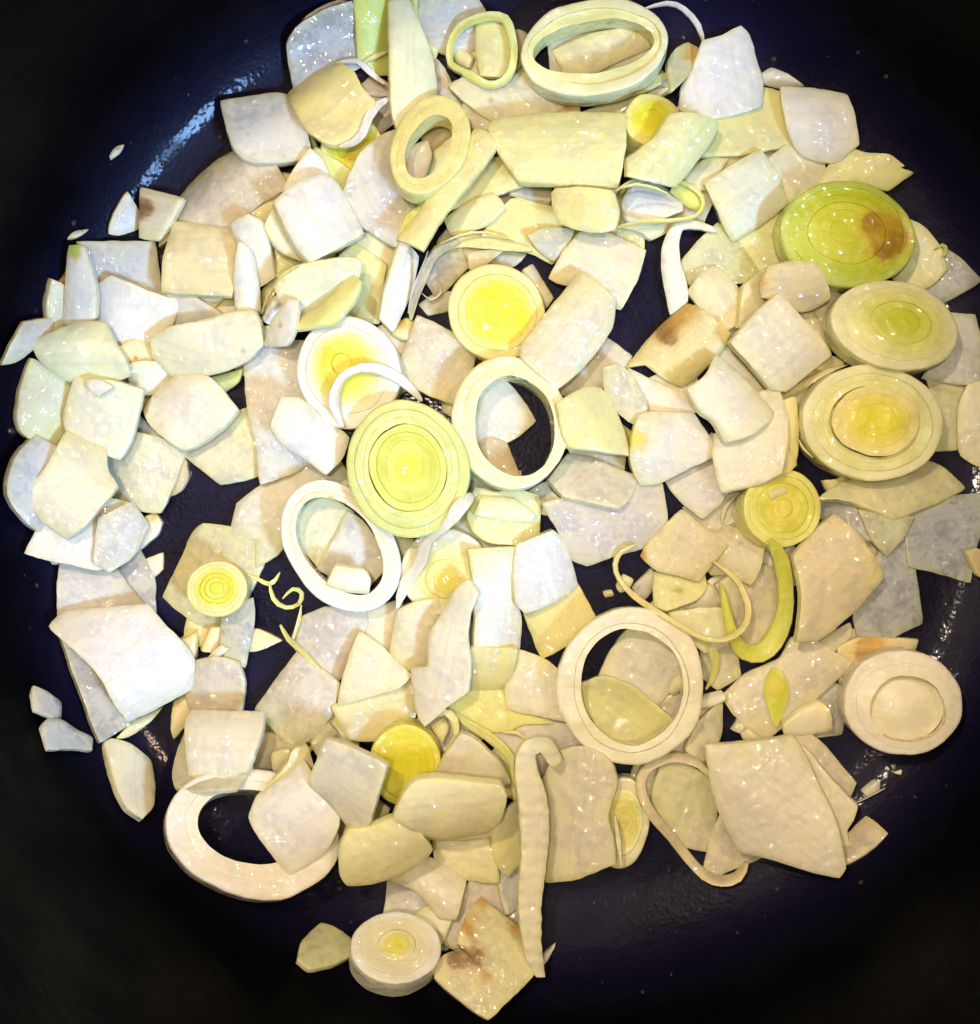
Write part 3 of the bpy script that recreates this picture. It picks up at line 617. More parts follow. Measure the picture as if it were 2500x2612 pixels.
('S','onion_piece','grey onion sheet behind the left of the brown streaked ring','onion',[0.82,0.79,0.65,0.37],0,[-52.8,0.3,0.0],[0.5,-0.865,0.026,0.866,0.5,-0.026,0.009,0.035,0.999],1.8599999999999999,0.6,[-18,-140,12,-116,36,-95,95,-134,93,-55,61,3,19,45,2,98,50,181,-6,195,-56,192,-89,76,-83,-34,-76,-92,-39,-123],[],0),
('S','onion_piece','grey white onion triangle seen through the central ring','onion',[0.87,0.82,0.75,0.38],0,[1.9,24.1,-0.4],[0.844,0.537,-0.004,-0.537,0.844,-0.004,0.001,0.006,1.0],1.8599999999999999,0.61,[-111,-52,-44,-65,10,-73,79,-62,79,20,68,71,24,94,-25,56,-80,12],[],0),
('S','onion_piece','tan onion piece seen through the bottom of the central ring','onion',[0.72,0.57,0.35,0.35],0,[0.9,12.7,1.0],[0.933,0.353,-0.067,-0.358,0.926,-0.117,0.021,0.134,0.991],1.8599999999999999,1.2,[-50,1,-24,-57,49,-77,50,36,15,58,-40,38],[],0),
('S','onion_piece','small onion bit at the upper left of the central ring','onion',[0.81,0.77,0.57,0.42],0,[-9.9,27.0,-0.6],[0.928,-0.347,0.135,0.351,0.936,-0.006,-0.124,0.053,0.991],1.8599999999999999,0.98,[-13,-22,22,-28,22,21,-7,30,-24,-1],[],0),
('S','onion_piece','small grey onion bit at the lower right of the central ring','onion',[0.75,0.72,0.65,0.58],0,[14.8,4.3,1.2],[-0.189,-0.972,-0.143,0.911,-0.228,0.344,-0.367,-0.065,0.928],1.8599999999999999,0.97,[26,-41,26,31,0,51,-14,12,-39,-5,0,-47],[],0),
('S','garlic_chunk','tiny tan garlic bead on bare pan by the thin strand loop','garlic',[0.83,0.67,0.42,0.18],0,[34.1,-18.3,-0.5],[-0.844,0.535,0.039,-0.536,-0.843,-0.04,0.012,-0.055,0.998],1.8599999999999999,0.69,[-1,26,-20,6,-14,-24,17,-23,17,15],[],0),
('S','onion_piece','small tan onion bit inside the right of the big round ring','onion',[0.75,0.65,0.5,0.46],0,[46.6,-49.0,-0.6],[-0.614,-0.789,-0.021,0.789,-0.614,-0.008,-0.007,-0.021,1.0],1.8599999999999999,0.85,[33,34,-4,34,-50,-8,-11,-29,33,-31],[],0),
('S','onion_piece','dull grey onion piece behind the white garlic stick','onion',[0.73,0.7,0.63,0.58],0,[84.7,-50.5,-0.7],[-0.655,0.756,-0.009,-0.756,-0.655,0.001,-0.006,0.008,1.0],1.8599999999999999,1.01,[-28,78,-80,3,0,-79,54,-64,54,62],[],0),
('S','onion_film','thin brownish film at the lower right tip of the fan-shaped wedge','onion',[0.74,0.64,0.5,0.46],0,[92.2,-83.3,6.9],[-0.552,0.562,-0.616,-0.727,-0.686,0.025,-0.409,0.462,0.787],0.9,0.46,[-21,59,-36,-7,-35,-74,37,-67,37,11,19,78],[],0),
('S','leek_piece','tiny white tip at the foot of the long ridged strand','leek',[0.92,0.92,0.89,0.27],0,[14.0,-112.3,5.5],[-0.721,0.587,-0.368,-0.692,-0.576,0.435,0.043,0.568,0.822],0.9299999999999999,1.13,[-10,16,-1,-29,8,-46,14,14,-12,44],[],0),
('S','onion_piece','dull tan onion sheet behind the browned piece at the bottom','onion',[0.72,0.63,0.49,0.46],0,[-2.8,-102.8,3.4],[0.999,-0.02,-0.029,0.01,0.949,-0.314,0.034,0.313,0.949],1.612,1.09,[-35,-93,-17,-19,9,7,52,-21,104,-67,105,28,57,109,-23,102,-56,29,-93,-18,-104,-55],[],0),
('R','onion_ring','wide pale onion ring at the lower left bottom of the heap','onion',[[0.91,0.85,0.78,0.28],[0.9,0.84,0.68,0.27]],[1,0.45,0],[-60.3,-81.3,8.0],[-0.196,-0.914,0.355,0.946,-0.271,-0.176,0.257,0.301,0.918],10,0,[11,213,45,206,76,188,104,161,126,127,142,86,151,41,153,-5,147,-52,133,-95,114,-134,88,-167,59,-191,26,-206,-8,-211,-42,-205,-74,-190,-102,-164,-126,-130,-143,-90,-153,-44,-155,4,-149,51,-136,97,-115,137,-89,170,-58,195,-24,209],[-14,128,5,124,24,113,40,96,54,74,65,48,71,20,73,-10,71,-39,65,-67,54,-92,40,-112,24,-126,5,-135,-14,-137,-34,-132,-53,-121,-69,-105,-83,-83,-94,-57,-100,-28,-102,1,-100,31,-94,58,-83,83,-69,103,-53,118,-34,126],[],0,0,0,0),
('T','leek_strand','hair-thin clear thread right of the fan-shaped wedge','leek',[0.82,0.8,0.76,0.42],[95.6,-71.6,3.6],1.8,0,[-31,-17,0,6,-21,-11,1,6,-5,-2,3,6,18,10,5,6,39,21,6,6],0),
('S','onion_piece','bluish translucent onion square at the upper left top of the heap','onion',[0.69,0.71,0.72,0.59],0,[-41.9,116.2,8.4],[0.342,-0.787,-0.514,0.908,0.418,-0.037,0.244,-0.454,0.857],1.612,-2.03,[19,-98,85,-113,85,-19,84,78,-2,107,-73,113,-82,43,-74,-33,-42,-80],[],0),
('S','onion_piece','thick white onion block touching the bare pan above the tan crescent','onion',[0.82,0.81,0.76,0.42],0,[-56.8,95.3,3.9],[-0.169,0.984,-0.054,-0.976,-0.159,0.149,0.138,0.077,0.987],3.41,1.35,[4,94,-43,87,-76,61,-90,-1,-88,-106,31,-101,77,-86,96,-47,89,99],[],0),
('R','leek_slice','yellow leek slice under the lower corner of the pale yellow square','leek',[[0.85,0.8,0.27,0.14],[0.82,0.78,0.03,0.0],[0.82,0.78,0.03,0.0],[0.82,0.78,0.03,0.0]],[1,0.78,0.5,0.25,0],[-34.4,92.5,1.2],[0.353,-0.927,-0.128,0.934,0.34,0.112,-0.061,-0.16,0.985],6,0,[2,79,17,77,32,71,45,61,55,49,63,34,68,17,69,-1,67,-19,61,-35,53,-50,41,-63,28,-72,13,-78,-2,-79,-18,-77,-32,-71,-45,-61,-56,-49,-63,-33,-68,-17,-69,1,-67,19,-61,35,-53,50,-41,63,-28,72,-13,77],[-5,2],[],0,0,0,0),
('S','onion_piece','beige onion square overlapping the foot of the tan crescent','onion',[0.82,0.73,0.44,0.3],0,[-72.4,62.5,4.4],[-0.043,-0.995,0.094,0.998,-0.048,-0.05,0.054,0.091,0.994],2.79,1.35,[1,-95,84,-93,87,-37,87,82,16,97,-83,103,-91,18,-101,-75],[],0),
('S','onion_piece','light green onion sliver between the brightest square and the oval yellow ring','onion',[0.76,0.83,0.31,0.22],0,[-38.7,84.6,3.3],[-0.847,-0.38,-0.371,0.466,-0.867,-0.176,-0.255,-0.322,0.912],1.8599999999999999,0.43,[37,-39,33,11,33,86,-24,62,-60,16,-27,-40,8,-95],[],0),
('S','onion_piece','large white rounded onion piece left of the oval yellow leek ring','onion',[0.81,0.79,0.74,0.42],0,[-26.7,81.6,4.3],[0.859,0.461,-0.221,-0.444,0.887,0.128,0.255,-0.012,0.967],1.984,2.16,[-78,61,-116,26,-111,-42,-80,-104,-45,-158,5,-118,56,-105,81,-72,80,21,115,64,107,115,48,120,-16,106,-46,87],[],0),
('S','onion_piece','glaring white wet onion piece right of the green-tipped stick','onion',[0.9,0.9,0.87,0.27],0,[-90.1,50.1,3.4],[-0.998,0.022,0.056,-0.037,-0.957,-0.287,0.047,-0.289,0.956],1.8599999999999999,2.03,[108,12,82,64,45,105,-10,87,-67,63,-109,14,-118,-41,-67,-56,-11,-80,46,-101,102,-67],[],0),
('S','garlic_chunk','garlic chunk with a brown spot beside the long curled rectangle','garlic',[0.88,0.72,0.46,0.02],0,[-88.2,39.0,2.6],[-0.837,-0.429,0.339,0.421,-0.902,-0.101,0.349,0.058,0.935],2.48,0.44,[52,17,3,46,-60,42,-42,-11,-5,-47,51,-46],[(2.1,-0.6,1.2,(0.26,0.11,0.02))],0),
('S','onion_piece','small cream onion bit below the long white rectangle','onion',[0.9,0.87,0.69,0.27],0,[-85.4,34.9,3.1],[-0.949,-0.249,0.193,0.167,-0.917,-0.362,0.267,-0.312,0.912],1.8599999999999999,0.56,[65,40,-12,51,-72,19,-41,-23,2,-43,58,-45],[],0),
('S','leek_piece','dark greenish film curl beside the lower white stick','leek',[0.78,0.77,0.38,0.34],0,[-53.9,57.6,3.1],[0.703,-0.711,0.018,0.67,0.67,0.32,-0.24,-0.213,0.947],0.9,0.42,[19,-75,12,-5,17,66,1,74,-16,30,-20,-26,-13,-64],[],0),
('S','leek_piece','pale green flat leek piece right of the yellow green curled strip','leek',[0.84,0.84,0.41,0.24],0,[-33.2,57.2,1.2],[0.564,0.792,0.236,-0.821,0.568,0.055,-0.091,-0.224,0.97],1.116,1.29,[23,23,-11,19,-108,18,-79,-38,-46,-97,21,-60,91,-28,90,74,19,88],[],0),
('T','leek_strand','short white strand right of the pale yellow square','leek',[0.82,0.8,0.76,0.42],[-29.0,105.8,2.3],1.8,0,[-28,3,1,17,-15,2,1,17,1,1,0,17,16,-2,0,17,27,-4,0,17],0),
('S','leek_piece','green leek leaf at the top edge of the frame','leek',[0.62,0.73,0.17,0.11],0,[-29.6,118.9,5.3],[0.923,0.068,-0.379,0.081,0.928,0.364,0.376,-0.367,0.851],1.116,1.17,[-50,28,-40,-56,-3,-87,55,-85,55,-26,43,116,-60,110],[],0),
('S','onion_piece','greyish white onion piece at the top edge left of the small green ring','onion',[0.8,0.79,0.74,0.42],0,[-9.7,122.5,2.2],[0.024,0.931,0.364,-0.998,0.0,0.067,0.062,-0.365,0.929],1.8599999999999999,0.98,[9,94,-29,65,-58,40,-66,-4,-55,-69,-12,-74,38,-91,88,-56,85,95],[],0),
('S','onion_piece','small beige onion bit left of the large pale green rectangle','onion',[0.79,0.75,0.55,0.42],0,[-3.5,99.2,1.4],[0.459,0.878,-0.136,-0.87,0.475,0.134,0.182,0.057,0.982],1.8599999999999999,0.95,[-19,36,-32,-2,-16,-45,25,-56,23,12,18,55],[],0),
('S','onion_piece','tiny onion bit at the left inside of the small green ring','onion',[0.91,0.85,0.51,0.27],0,[-5.7,114.9,1.0],[0.43,0.774,0.465,-0.684,0.615,-0.392,-0.59,-0.149,0.794],1.8599999999999999,1.16,[-22,-5,-8,-31,19,-22,23,23,-13,35],[],0),
('S','onion_piece','beige onion bit between the small green ring and the big oval ring','onion',[0.79,0.75,0.55,0.42],0,[6.9,116.3,0.6],[-0.96,0.223,0.167,-0.193,-0.965,0.18,0.202,0.141,0.969],1.8599999999999999,1.21,[22,33,-7,56,-21,20,-16,-51,23,-58],[],0),
('S','onion_piece','grey white onion square framed by the big oval ring','onion',[0.83,0.8,0.66,0.37],0,[25.6,116.4,0.2],[-0.071,0.987,0.147,-0.997,-0.068,-0.027,-0.017,-0.149,0.989],1.8599999999999999,0.73,[10,108,-58,106,-62,57,-64,-3,-50,-77,-3,-165,76,-129,77,-4,74,107],[],0),
('T','leek_strand','pale flat strand just above the yellow core, second below the big oval ring','leek',[0.86,0.86,0.56,0.25],[33.6,103.4,0.3],1.8,0,[-107,-22,0,33,-89,-21,2,33,-64,-18,6,33,-39,-15,11,33,-15,-9,15,33,9,-2,19,33,35,7,20,33,63,17,21,33,93,28,21,33,114,36,21,33],0),
('S','onion_piece','tan onion sliver above the large pale green rectangle','onion',[0.75,0.58,0.36,0.35],0,[18.2,101.3,0.7],[0.044,-0.99,0.131,0.956,0.08,0.282,-0.29,0.112,0.95],1.8599999999999999,0.51,[15,-45,22,55,-19,48,-26,6,7,-64],[(-0.9,-0.6,4.8,(0.7,0.4,0.07))],0),
('R','leek_slice','yellow leek core right of the large pale green rectangle','leek',[[0.85,0.8,0.27,0.14],[0.82,0.78,0.03,0.0],[0.82,0.78,0.03,0.0]],[1,0.72,0.4,0],[38.5,96.7,3.6],[0.028,-0.993,0.116,0.971,0.0,-0.239,0.237,0.119,0.964],7,0,[-4,72,11,69,26,63,39,54,50,42,59,28,65,13,68,-3,67,-19,63,-34,56,-47,46,-58,33,-66,19,-70,5,-72,-11,-69,-25,-63,-39,-54,-50,-43,-59,-29,-65,-13,-68,3,-67,19,-63,34,-56,47,-46,58,-34,66,-19,71],[3,-3],[],0,0,0,0),
('S','onion_piece','cream onion bit below the thin looping green strand','onion',[0.88,0.82,0.49,0.27],0,[40.1,71.9,0.5],[-0.22,0.972,0.084,-0.938,-0.234,0.256,0.268,-0.022,0.963],1.8599999999999999,1.16,[-4,35,-31,5,-22,-33,-2,-81,21,-42,18,29,19,88],[],0),
('S','onion_piece','mottled dark onion chip left above the smooth yellow disc','onion',[0.75,0.72,0.65,0.58],0,[-10.8,61.1,0.5],[-0.291,0.956,0.031,-0.951,-0.285,-0.115,-0.102,-0.063,0.993],1.24,1.22,[2,62,-63,47,-31,-14,-6,-62,49,-53,50,20],[],0),
('S','onion_piece','beige onion scrap under the yellow arched strand','onion',[0.83,0.78,0.58,0.42],0,[-1.5,64.3,2.1],[-0.083,0.997,0.005,-0.996,-0.083,0.044,0.044,-0.001,0.999],1.8599999999999999,0.53,[-30,41,-17,-10,14,-52,17,-23,17,43],[],0),
('S','garlic_chunk','browned garlic bit left of the pinkish square','garlic',[0.86,0.71,0.45,0.02],0,[-22.1,45.3,1.2],[0.918,-0.386,-0.088,0.322,0.858,-0.401,0.23,0.34,0.912],1.55,1.24,[-7,-29,26,-20,24,36,-13,32,-30,-19],[(-1.6,1.3,2.4,(0.7,0.4,0.07))],0),
('T','onion_film','thin film strand arching at the upper right of the big oval ring','onion',[0.82,0.8,0.76,0.42],[47.8,124.4,3.6],1.8,0,[-91,19,17,15,-65,27,18,15,-34,33,19,15,-11,29,19,15,8,19,17,15,29,1,13,15,46,-20,8,15,56,-44,3,15,61,-62,0,15],0),
('S','onion_film','thin fringed film on the upper right edge of the heap','onion',[0.83,0.81,0.76,0.42],0,[73.2,109.8,2.3],[0.191,-0.929,-0.316,0.955,0.102,0.278,-0.226,-0.355,0.907],0.9,0.95,[8,-37,26,5,30,64,-10,26,-33,-14,-22,-44],[],0),
('S','onion_piece','bluish grey onion triangle at the far right edge','onion',[0.6,0.66,0.76,0.6],0,[115.3,59.0,2.2],[-0.937,0.197,-0.289,-0.151,-0.973,-0.175,-0.316,-0.12,0.941],1.8599999999999999,0.98,[30,-5,82,41,14,79,-38,40,-92,-11,-30,-59,34,-86],[],0),
('S','onion_piece','pale green onion piece left of the charred green slice','onion',[0.84,0.85,0.41,0.24],0,[71.1,69.7,-0.6],[-0.786,-0.618,0.014,0.618,-0.786,-0.017,0.022,-0.005,1.0],1.8599999999999999,1.03,[91,47,53,77,4,71,-37,6,-98,-20,-94,-55,-10,-58,92,-68],[],0),
('S','onion_piece','pale green white onion square at the far left edge','onion',[0.86,0.89,0.61,0.24],0,[-111.7,25.8,7.0],[-0.708,0.363,0.606,-0.332,-0.928,0.169,0.624,-0.082,0.777],2.48,2.97,[86,-7,68,63,43,88,-10,91,-94,89,-91,13,-77,-48,-51,-92,34,-96,92,-100],[],0),
('S','onion_piece','grey onion scrap under the white diamond','onion',[0.75,0.72,0.65,0.58],0,[-86.9,20.5,-0.6],[-0.066,-0.996,-0.055,0.998,-0.067,0.01,-0.014,-0.054,0.998],1.8599999999999999,0.71,[22,-6,22,56,-4,16,-41,-25,2,-41],[],0),
('S','onion_piece','grey beige onion rectangle above the bare pan left of centre','onion',[0.86,0.81,0.56,0.37],0,[-66.3,14.9,-0.7],[0.5,-0.866,-0.01,0.866,0.5,0.003,0.003,-0.01,1.0],2.48,1.22,[12,-76,60,-59,80,-5,93,56,-11,102,-78,109,-89,-17,-67,-109],[],0),
('S','onion_piece','bluish white onion crescent at the far left edge','onion',[0.74,0.77,0.8,0.43],0,[-114.0,6.5,10.7],[-0.415,0.812,0.409,-0.621,-0.582,0.525,0.665,-0.036,0.746],2.48,2.7,[96,-5,66,50,30,79,-4,84,-63,76,-123,46,-105,17,-39,12,-28,-5,-15,-67,14,-122,66,-91,105,-75],[],0),
('S','onion_piece','thin white onion sheet just above the large folded piece','onion',[0.81,0.79,0.74,0.42],0,[-99.1,-19.3,4.6],[0.07,-0.995,0.077,0.959,0.046,-0.279,0.274,0.093,0.957],1.24,1.02,[72,-100,74,19,65,131,4,82,-49,52,-58,-4,-87,-83,-20,-96],[],0),
('S','onion_piece','dull lilac onion piece tucked under the large bent one','onion',[0.76,0.73,0.66,0.58],0,[-99.5,-44.5,8.4],[0.5,-0.865,-0.036,0.677,0.417,-0.607,0.54,0.279,0.794],1.8599999999999999,0.94,[-60,-27,11,-39,75,-53,124,-57,124,53,40,45,-38,48,-117,31,-160,-2],[],0),
('S','garlic_chunk','garlic piece directly below the small spiral slice','garlic',[0.87,0.71,0.45,0.02],0,[-70.0,-32.1,1.6],[-0.852,0.333,0.404,-0.393,-0.917,-0.073,0.346,-0.221,0.912],2.17,0.76,[-17,27,-27,5,-6,-44,25,-27,25,38],[],0),
('S','onion_piece','dull grey onion strip between two garlic pieces','onion',[0.75,0.72,0.65,0.58],0,[-63.6,-30.0,2.3],[0.966,-0.214,-0.143,0.217,0.976,0.008,0.138,-0.038,0.99],1.55,0.84,[-37,-65,36,-90,36,27,18,94,-52,34],[],0),
('S','garlic_chunk','tiny garlic crumb below the garlic pieces','garlic',[0.88,0.8,0.66,0.15],0,[-68.3,-35.2,4.0],[0.669,-0.741,-0.064,0.696,0.593,0.405,-0.262,-0.316,0.912],1.24,0.5,[11,-26,12,32,-12,24,-10,-30],[],0),
('S','onion_piece','clear onion piece inside the left half of the brown streaked ring','onion',[0.81,0.83,0.62,0.36],0,[-43.2,-3.4,0.9],[0.877,-0.48,-0.034,0.48,0.877,-0.011,0.035,-0.007,0.999],1.612,0.53,[-34,-65,62,-102,62,5,62,72,-25,78,-56,38,-70,-26],[],0),
('S','onion_piece','large mottled pinkish translucent onion piece above the bare pan right of centre','onion',[0.82,0.75,0.66,0.43],0,[30.0,-1.7,1.8],[0.048,0.998,0.049,-0.997,0.045,0.061,0.059,-0.052,0.997],1.8599999999999999,1.62,[-47,124,-108,93,-124,51,-89,-32,-64,-114,-12,-150,96,-132,121,-58,80,-41,57,-16,57,98,33,176],[],0),
('S','onion_piece','cream onion bit between the brown streaked ring and the wavy strand','onion',[0.89,0.83,0.5,0.27],0,[-22.1,-9.1,-0.5],[0.149,0.989,0.018,-0.989,0.148,0.012,0.009,-0.02,1.0],1.8599999999999999,0.76,[-9,23,-39,-10,-13,-24,30,-24,30,35],[],0),
('R','leek_slice','pale striped leek slice half hidden below centre','leek',[[0.9,0.86,0.69,0.27],[0.89,0.83,0.5,0.27],[0.88,0.8,0.35,0.24],[0.88,0.8,0.35,0.24],[0.84,0.78,0.12,0.11]],[1,0.82,0.64,0.46,0.28,0],[-10.7,-14.5,1.2],[0.008,-0.997,-0.081,0.995,0.0,0.098,-0.097,-0.081,0.992],6,0,[-1,114,24,111,46,102,67,88,84,70,97,49,106,24,109,-1,106,-26,98,-50,85,-72,68,-90,47,-103,24,-111,0,-114,-24,-111,-47,-102,-67,-88,-85,-70,-98,-48,-106,-24,-108,1,-106,27,-98,50,-85,72,-68,90,-47,103,-25,111],[32,5],[],0,0,0,0),
('S','onion_piece','beige onion piece just below the brown streaked ring','onion',[0.89,0.8,0.58,0.28],0,[-27.4,-30.3,-0.4],[-0.202,0.979,0.021,-0.979,-0.202,-0.005,-0.001,-0.021,1.0],1.8599999999999999,0.61,[-7,65,-26,36,-71,7,-58,-26,23,-63,69,-68,69,49],[],0),
('S','onion_piece','pinkish grey onion square under the yellow green strand at lower left','onion',[0.82,0.75,0.66,0.43],0,[-41.3,-32.8,-0.3],[0.911,-0.411,0.038,0.41,0.911,0.033,-0.048,-0.015,0.999],1.8599999999999999,1.35,[-63,-57,3,-82,64,-102,81,-37,81,85,55,125,-40,81,-93,24,-87,-37],[],0),
('S','onion_piece','grey onion scrap under the left of the thin strand loop','onion',[0.75,0.72,0.65,0.58],0,[39.7,-18.6,-0.2],[-0.706,0.706,0.055,-0.707,-0.707,0.008,0.045,-0.034,0.998],1.8599999999999999,0.48,[-21,43,-25,6,-2,-40,24,-40,24,31],[],0),
('S','onion_piece','grey onion bit right of the bright flecked chip','onion',[0.82,0.75,0.65,0.43],0,[52.5,-22.7,1.6],[0.114,-0.987,-0.116,0.991,0.104,0.085,-0.072,-0.125,0.99],1.8599999999999999,0.95,[23,-64,22,39,2,63,-48,34,-2,-3,3,-69],[],0),
('S','onion_piece','mottled bluish onion scrap above the large pinkish beige square','onion',[0.69,0.71,0.72,0.59],0,[88.5,-1.0,2.6],[0.878,0.312,0.364,-0.258,0.947,-0.19,-0.404,0.072,0.912],0.992,0.48,[-65,13,-21,-5,15,-63,58,-88,62,-1,27,31,-14,57,-63,56],[],0),
('S','onion_piece','tall mottled bluish onion piece right of the large pinkish beige square','onion',[0.61,0.67,0.76,0.6],0,[100.3,-19.1,2.3],[0.398,-0.91,-0.116,0.912,0.406,-0.054,0.096,-0.085,0.992],1.24,0.53,[-12,-65,25,-109,101,-122,125,-39,125,52,41,70,-43,92,-106,102,-115,45,-88,1,-52,-26],[],0),
('S','onion_piece','mottled bluish onion square at the right edge','onion',[0.6,0.66,0.76,0.6],0,[115.0,-6.6,3.0],[-0.11,0.994,-0.016,-0.994,-0.11,-0.011,-0.012,0.014,1.0],1.24,0.53,[2,104,-61,104,-87,30,-121,-49,-36,-71,25,-102,105,-115,105,-2,69,102],[],0),
('S','onion_piece','grey green onion piece right of the big yellow hearted slice','onion',[0.75,0.77,0.47,0.4],0,[115.0,24.3,-0.5],[0.209,0.977,0.033,-0.978,0.209,-0.02,-0.027,-0.028,0.999],1.8599999999999999,1.26,[19,25,-71,51,-96,12,-73,-64,18,-56,102,-38,102,70],[],0),
('S','onion_piece','tan onion tip at the right frame edge','onion',[0.75,0.59,0.37,0.35],0,[122.7,-12.5,4.2],[0.962,0.026,-0.272,0.0,0.995,0.095,0.274,-0.092,0.957],1.8599999999999999,0.69,[-11,-34,36,-53,34,20,-18,39,-41,28],[],0),
('S','onion_piece','grey white onion square inside the big round ring','onion',[0.83,0.8,0.66,0.37],0,[38.7,-39.3,-0.1],[-0.901,0.434,-0.023,-0.432,-0.901,-0.044,-0.04,-0.03,0.999],1.8599999999999999,1.35,[53,72,0,86,-79,79,-95,13,-109,-41,-43,-106,12,-107,78,-75,92,-8,91,86],[],0),
('S','onion_piece','beige onion piece left of the foot of the yellow green hook','onion',[0.83,0.79,0.58,0.42],0,[58.1,-37.9,-0.1],[0.984,0.159,0.075,-0.164,0.984,0.065,-0.063,-0.076,0.995],1.8599999999999999,0.82,[-52,-29,-15,-72,53,-46,51,74,-36,73],[],0),
('S','onion_piece','clear onion piece under the lower right of the big round ring','onion',[0.83,0.78,0.58,0.42],0,[54.0,-56.7,3.0],[0.962,-0.029,-0.273,0.001,0.995,-0.104,0.275,0.1,0.956],1.8599999999999999,0.76,[-24,-70,18,-44,45,8,46,96,-26,40,-60,-31],[],0),
('S','onion_piece','wet sparkling onion bit above right of the pinkish grey square','onion',[0.83,0.78,0.58,0.42],1,[87.8,-32.1,2.1],[0.763,-0.645,0.047,0.644,0.752,-0.14,0.055,0.137,0.989],1.55,0.5,[9,-41,20,-18,22,34,-2,53,-18,10,-31,-38],[],0),
('S','onion_piece','tan onion slip with a burnt spot behind the cup-shaped slice','onion',[0.83,0.66,0.42,0.18],0,[96.3,-37.6,0.7],[0.072,0.983,0.169,-0.981,0.039,0.192,0.182,-0.179,0.967],1.55,1.14,[-95,73,-46,39,-27,12,-10,-36,16,-107,62,-124,64,43,36,99],[(3.1,2.9,2.4,(0.26,0.11,0.02)),(4.0,0.3,4.8,(0.7,0.4,0.07))],0),
('S','onion_piece','grey veined onion piece inside the large looping tan strand','onion',[0.8,0.79,0.48,0.36],0,[49.7,-74.6,1.0],[0.965,-0.247,-0.092,0.257,0.958,0.125,0.057,-0.144,0.988],1.612,1.04,[-72,-44,-23,-88,30,-101,101,-102,84,-30,77,44,47,91,-51,118,-97,111,-97,1],[],0),
('S','onion_piece','grey pink onion piece behind the top of the long ridged strand','onion',[0.83,0.76,0.66,0.43],0,[11.7,-57.7,0.3],[0.271,-0.956,0.114,0.961,0.262,-0.089,0.055,0.134,0.989],1.8599999999999999,0.47,[3,-98,28,-62,19,0,55,32,56,117,0,99,-45,50,-67,-28,-49,-109],[],0),
('S','onion_piece','grey onion bit seen through the hook of the long ridged strand','onion',[0.81,0.74,0.65,0.43],0,[12.2,-65.0,1.4],[0.968,-0.179,-0.174,0.178,0.984,-0.024,0.175,-0.008,0.984],1.8599999999999999,1.12,[-7,-26,24,-45,25,35,-42,36],[],0),
('S','garlic_chunk','beige chip inside the pale green half ring','garlic',[0.89,0.78,0.48,0.15],0,[-12.2,-54.6,1.8],[-0.818,-0.575,0.01,0.575,-0.818,-0.017,0.018,-0.009,1.0],1.8599999999999999,0.66,[22,35,-19,8,-24,-21,22,-21],[],0),
('S','onion_piece','shaded grey onion piece under the white curled strip','onion',[0.84,0.82,0.77,0.42],0,[-21.2,-99.7,1.7],[0.242,-0.932,0.269,0.964,0.201,-0.173,0.107,0.301,0.948],1.24,1.11,[44,-46,54,6,58,90,-14,69,-47,29,-89,-28,-20,-51,14,-68],[],0),
('S','onion_piece','white onion tab between the curled strip and the lowest leek slice','onion',[0.88,0.85,0.67,0.27],0,[-14.9,-104.9,6.0],[0.302,0.907,-0.292,-0.953,0.286,-0.098,-0.005,0.308,0.951],1.8599999999999999,0.52,[-41,27,-64,-31,-12,-42,56,-47,54,28,7,64],[],0),
('S','onion_piece','browned notched onion piece at the bottom edge','onion',[0.84,0.78,0.45,0.36],0,[-2.8,-109.7,12.7],[-0.696,-0.607,0.385,0.711,-0.657,0.251,0.1,0.448,0.888],1.8599999999999999,1.16,[117,-40,111,54,95,123,9,127,-80,129,-93,83,-123,23,-111,-42,-104,-100,-35,-89,21,-59,17,-23,15,-20,19,-38,50,-61,92,-66],[(1.4,-0.9,3.6,(0.26,0.11,0.02)),(-2.8,-7.2,2.8,(0.7,0.4,0.07)),(2.9,4.8,1.6,(0.7,0.4,0.07)),(-9.9,-9.2,2.8,(0.7,0.4,0.07)),(-11.0,2.0,2.4,(0.7,0.4,0.07)),(5.3,-3.7,2.8,(0.26,0.11,0.02))],0),
('S','onion_piece','clear onion piece under the flat topped white square','onion',[0.84,0.79,0.59,0.42],0,[-70.9,-64.5,11.5],[0.993,0.112,-0.048,-0.107,0.614,-0.782,-0.059,0.781,0.621],1.24,1.09,[-62,-58,-2,-83,86,-82,127,-5,46,-7,-14,9,-41,163,-63,81,-76,-19],[],0),
('S','onion_piece','grey pink onion square beside bare pan at lower left','onion',[0.84,0.77,0.67,0.43],0,[-47.8,-48.4,2.0],[-0.794,0.593,-0.133,-0.603,-0.795,0.056,-0.073,0.125,0.989],1.8599999999999999,1.35,[6,94,-59,106,-87,44,-85,-32,-53,-103,18,-105,88,-98,87,10,84,85],[],0),
('S','onion_piece','small cream onion bit above the white diamond on the ring','onion',[0.88,0.82,0.5,0.27],0,[-52.1,-61.7,3.8],[0.669,-0.732,-0.129,0.742,0.651,0.158,-0.032,-0.202,0.979],1.8599999999999999,1.14,[22,-48,22,23,-10,37,-33,-11],[],0),
('S','onion_piece','grey beige onion strip left of the pinkish cream square','onion',[0.8,0.76,0.56,0.42],0,[-41.9,-57.2,3.1],[0.884,-0.309,-0.351,0.397,0.893,0.212,0.248,-0.327,0.912],1.8599999999999999,1.01,[22,-69,23,33,-9,51,-36,-15],[],0),
('S','onion_piece','pale yellow onion square below the bluish square, a strand across its corner','onion',[0.89,0.82,0.36,0.24],0,[-39.0,101.0,7.3],[0.695,-0.661,0.283,0.704,0.704,-0.086,-0.142,0.259,0.955],1.8599999999999999,2.16,[-37,-83,20,-98,79,-89,107,-56,105,15,85,76,28,78,-13,98,-56,94,-93,41,-114,-17,-112,-59],[],0),
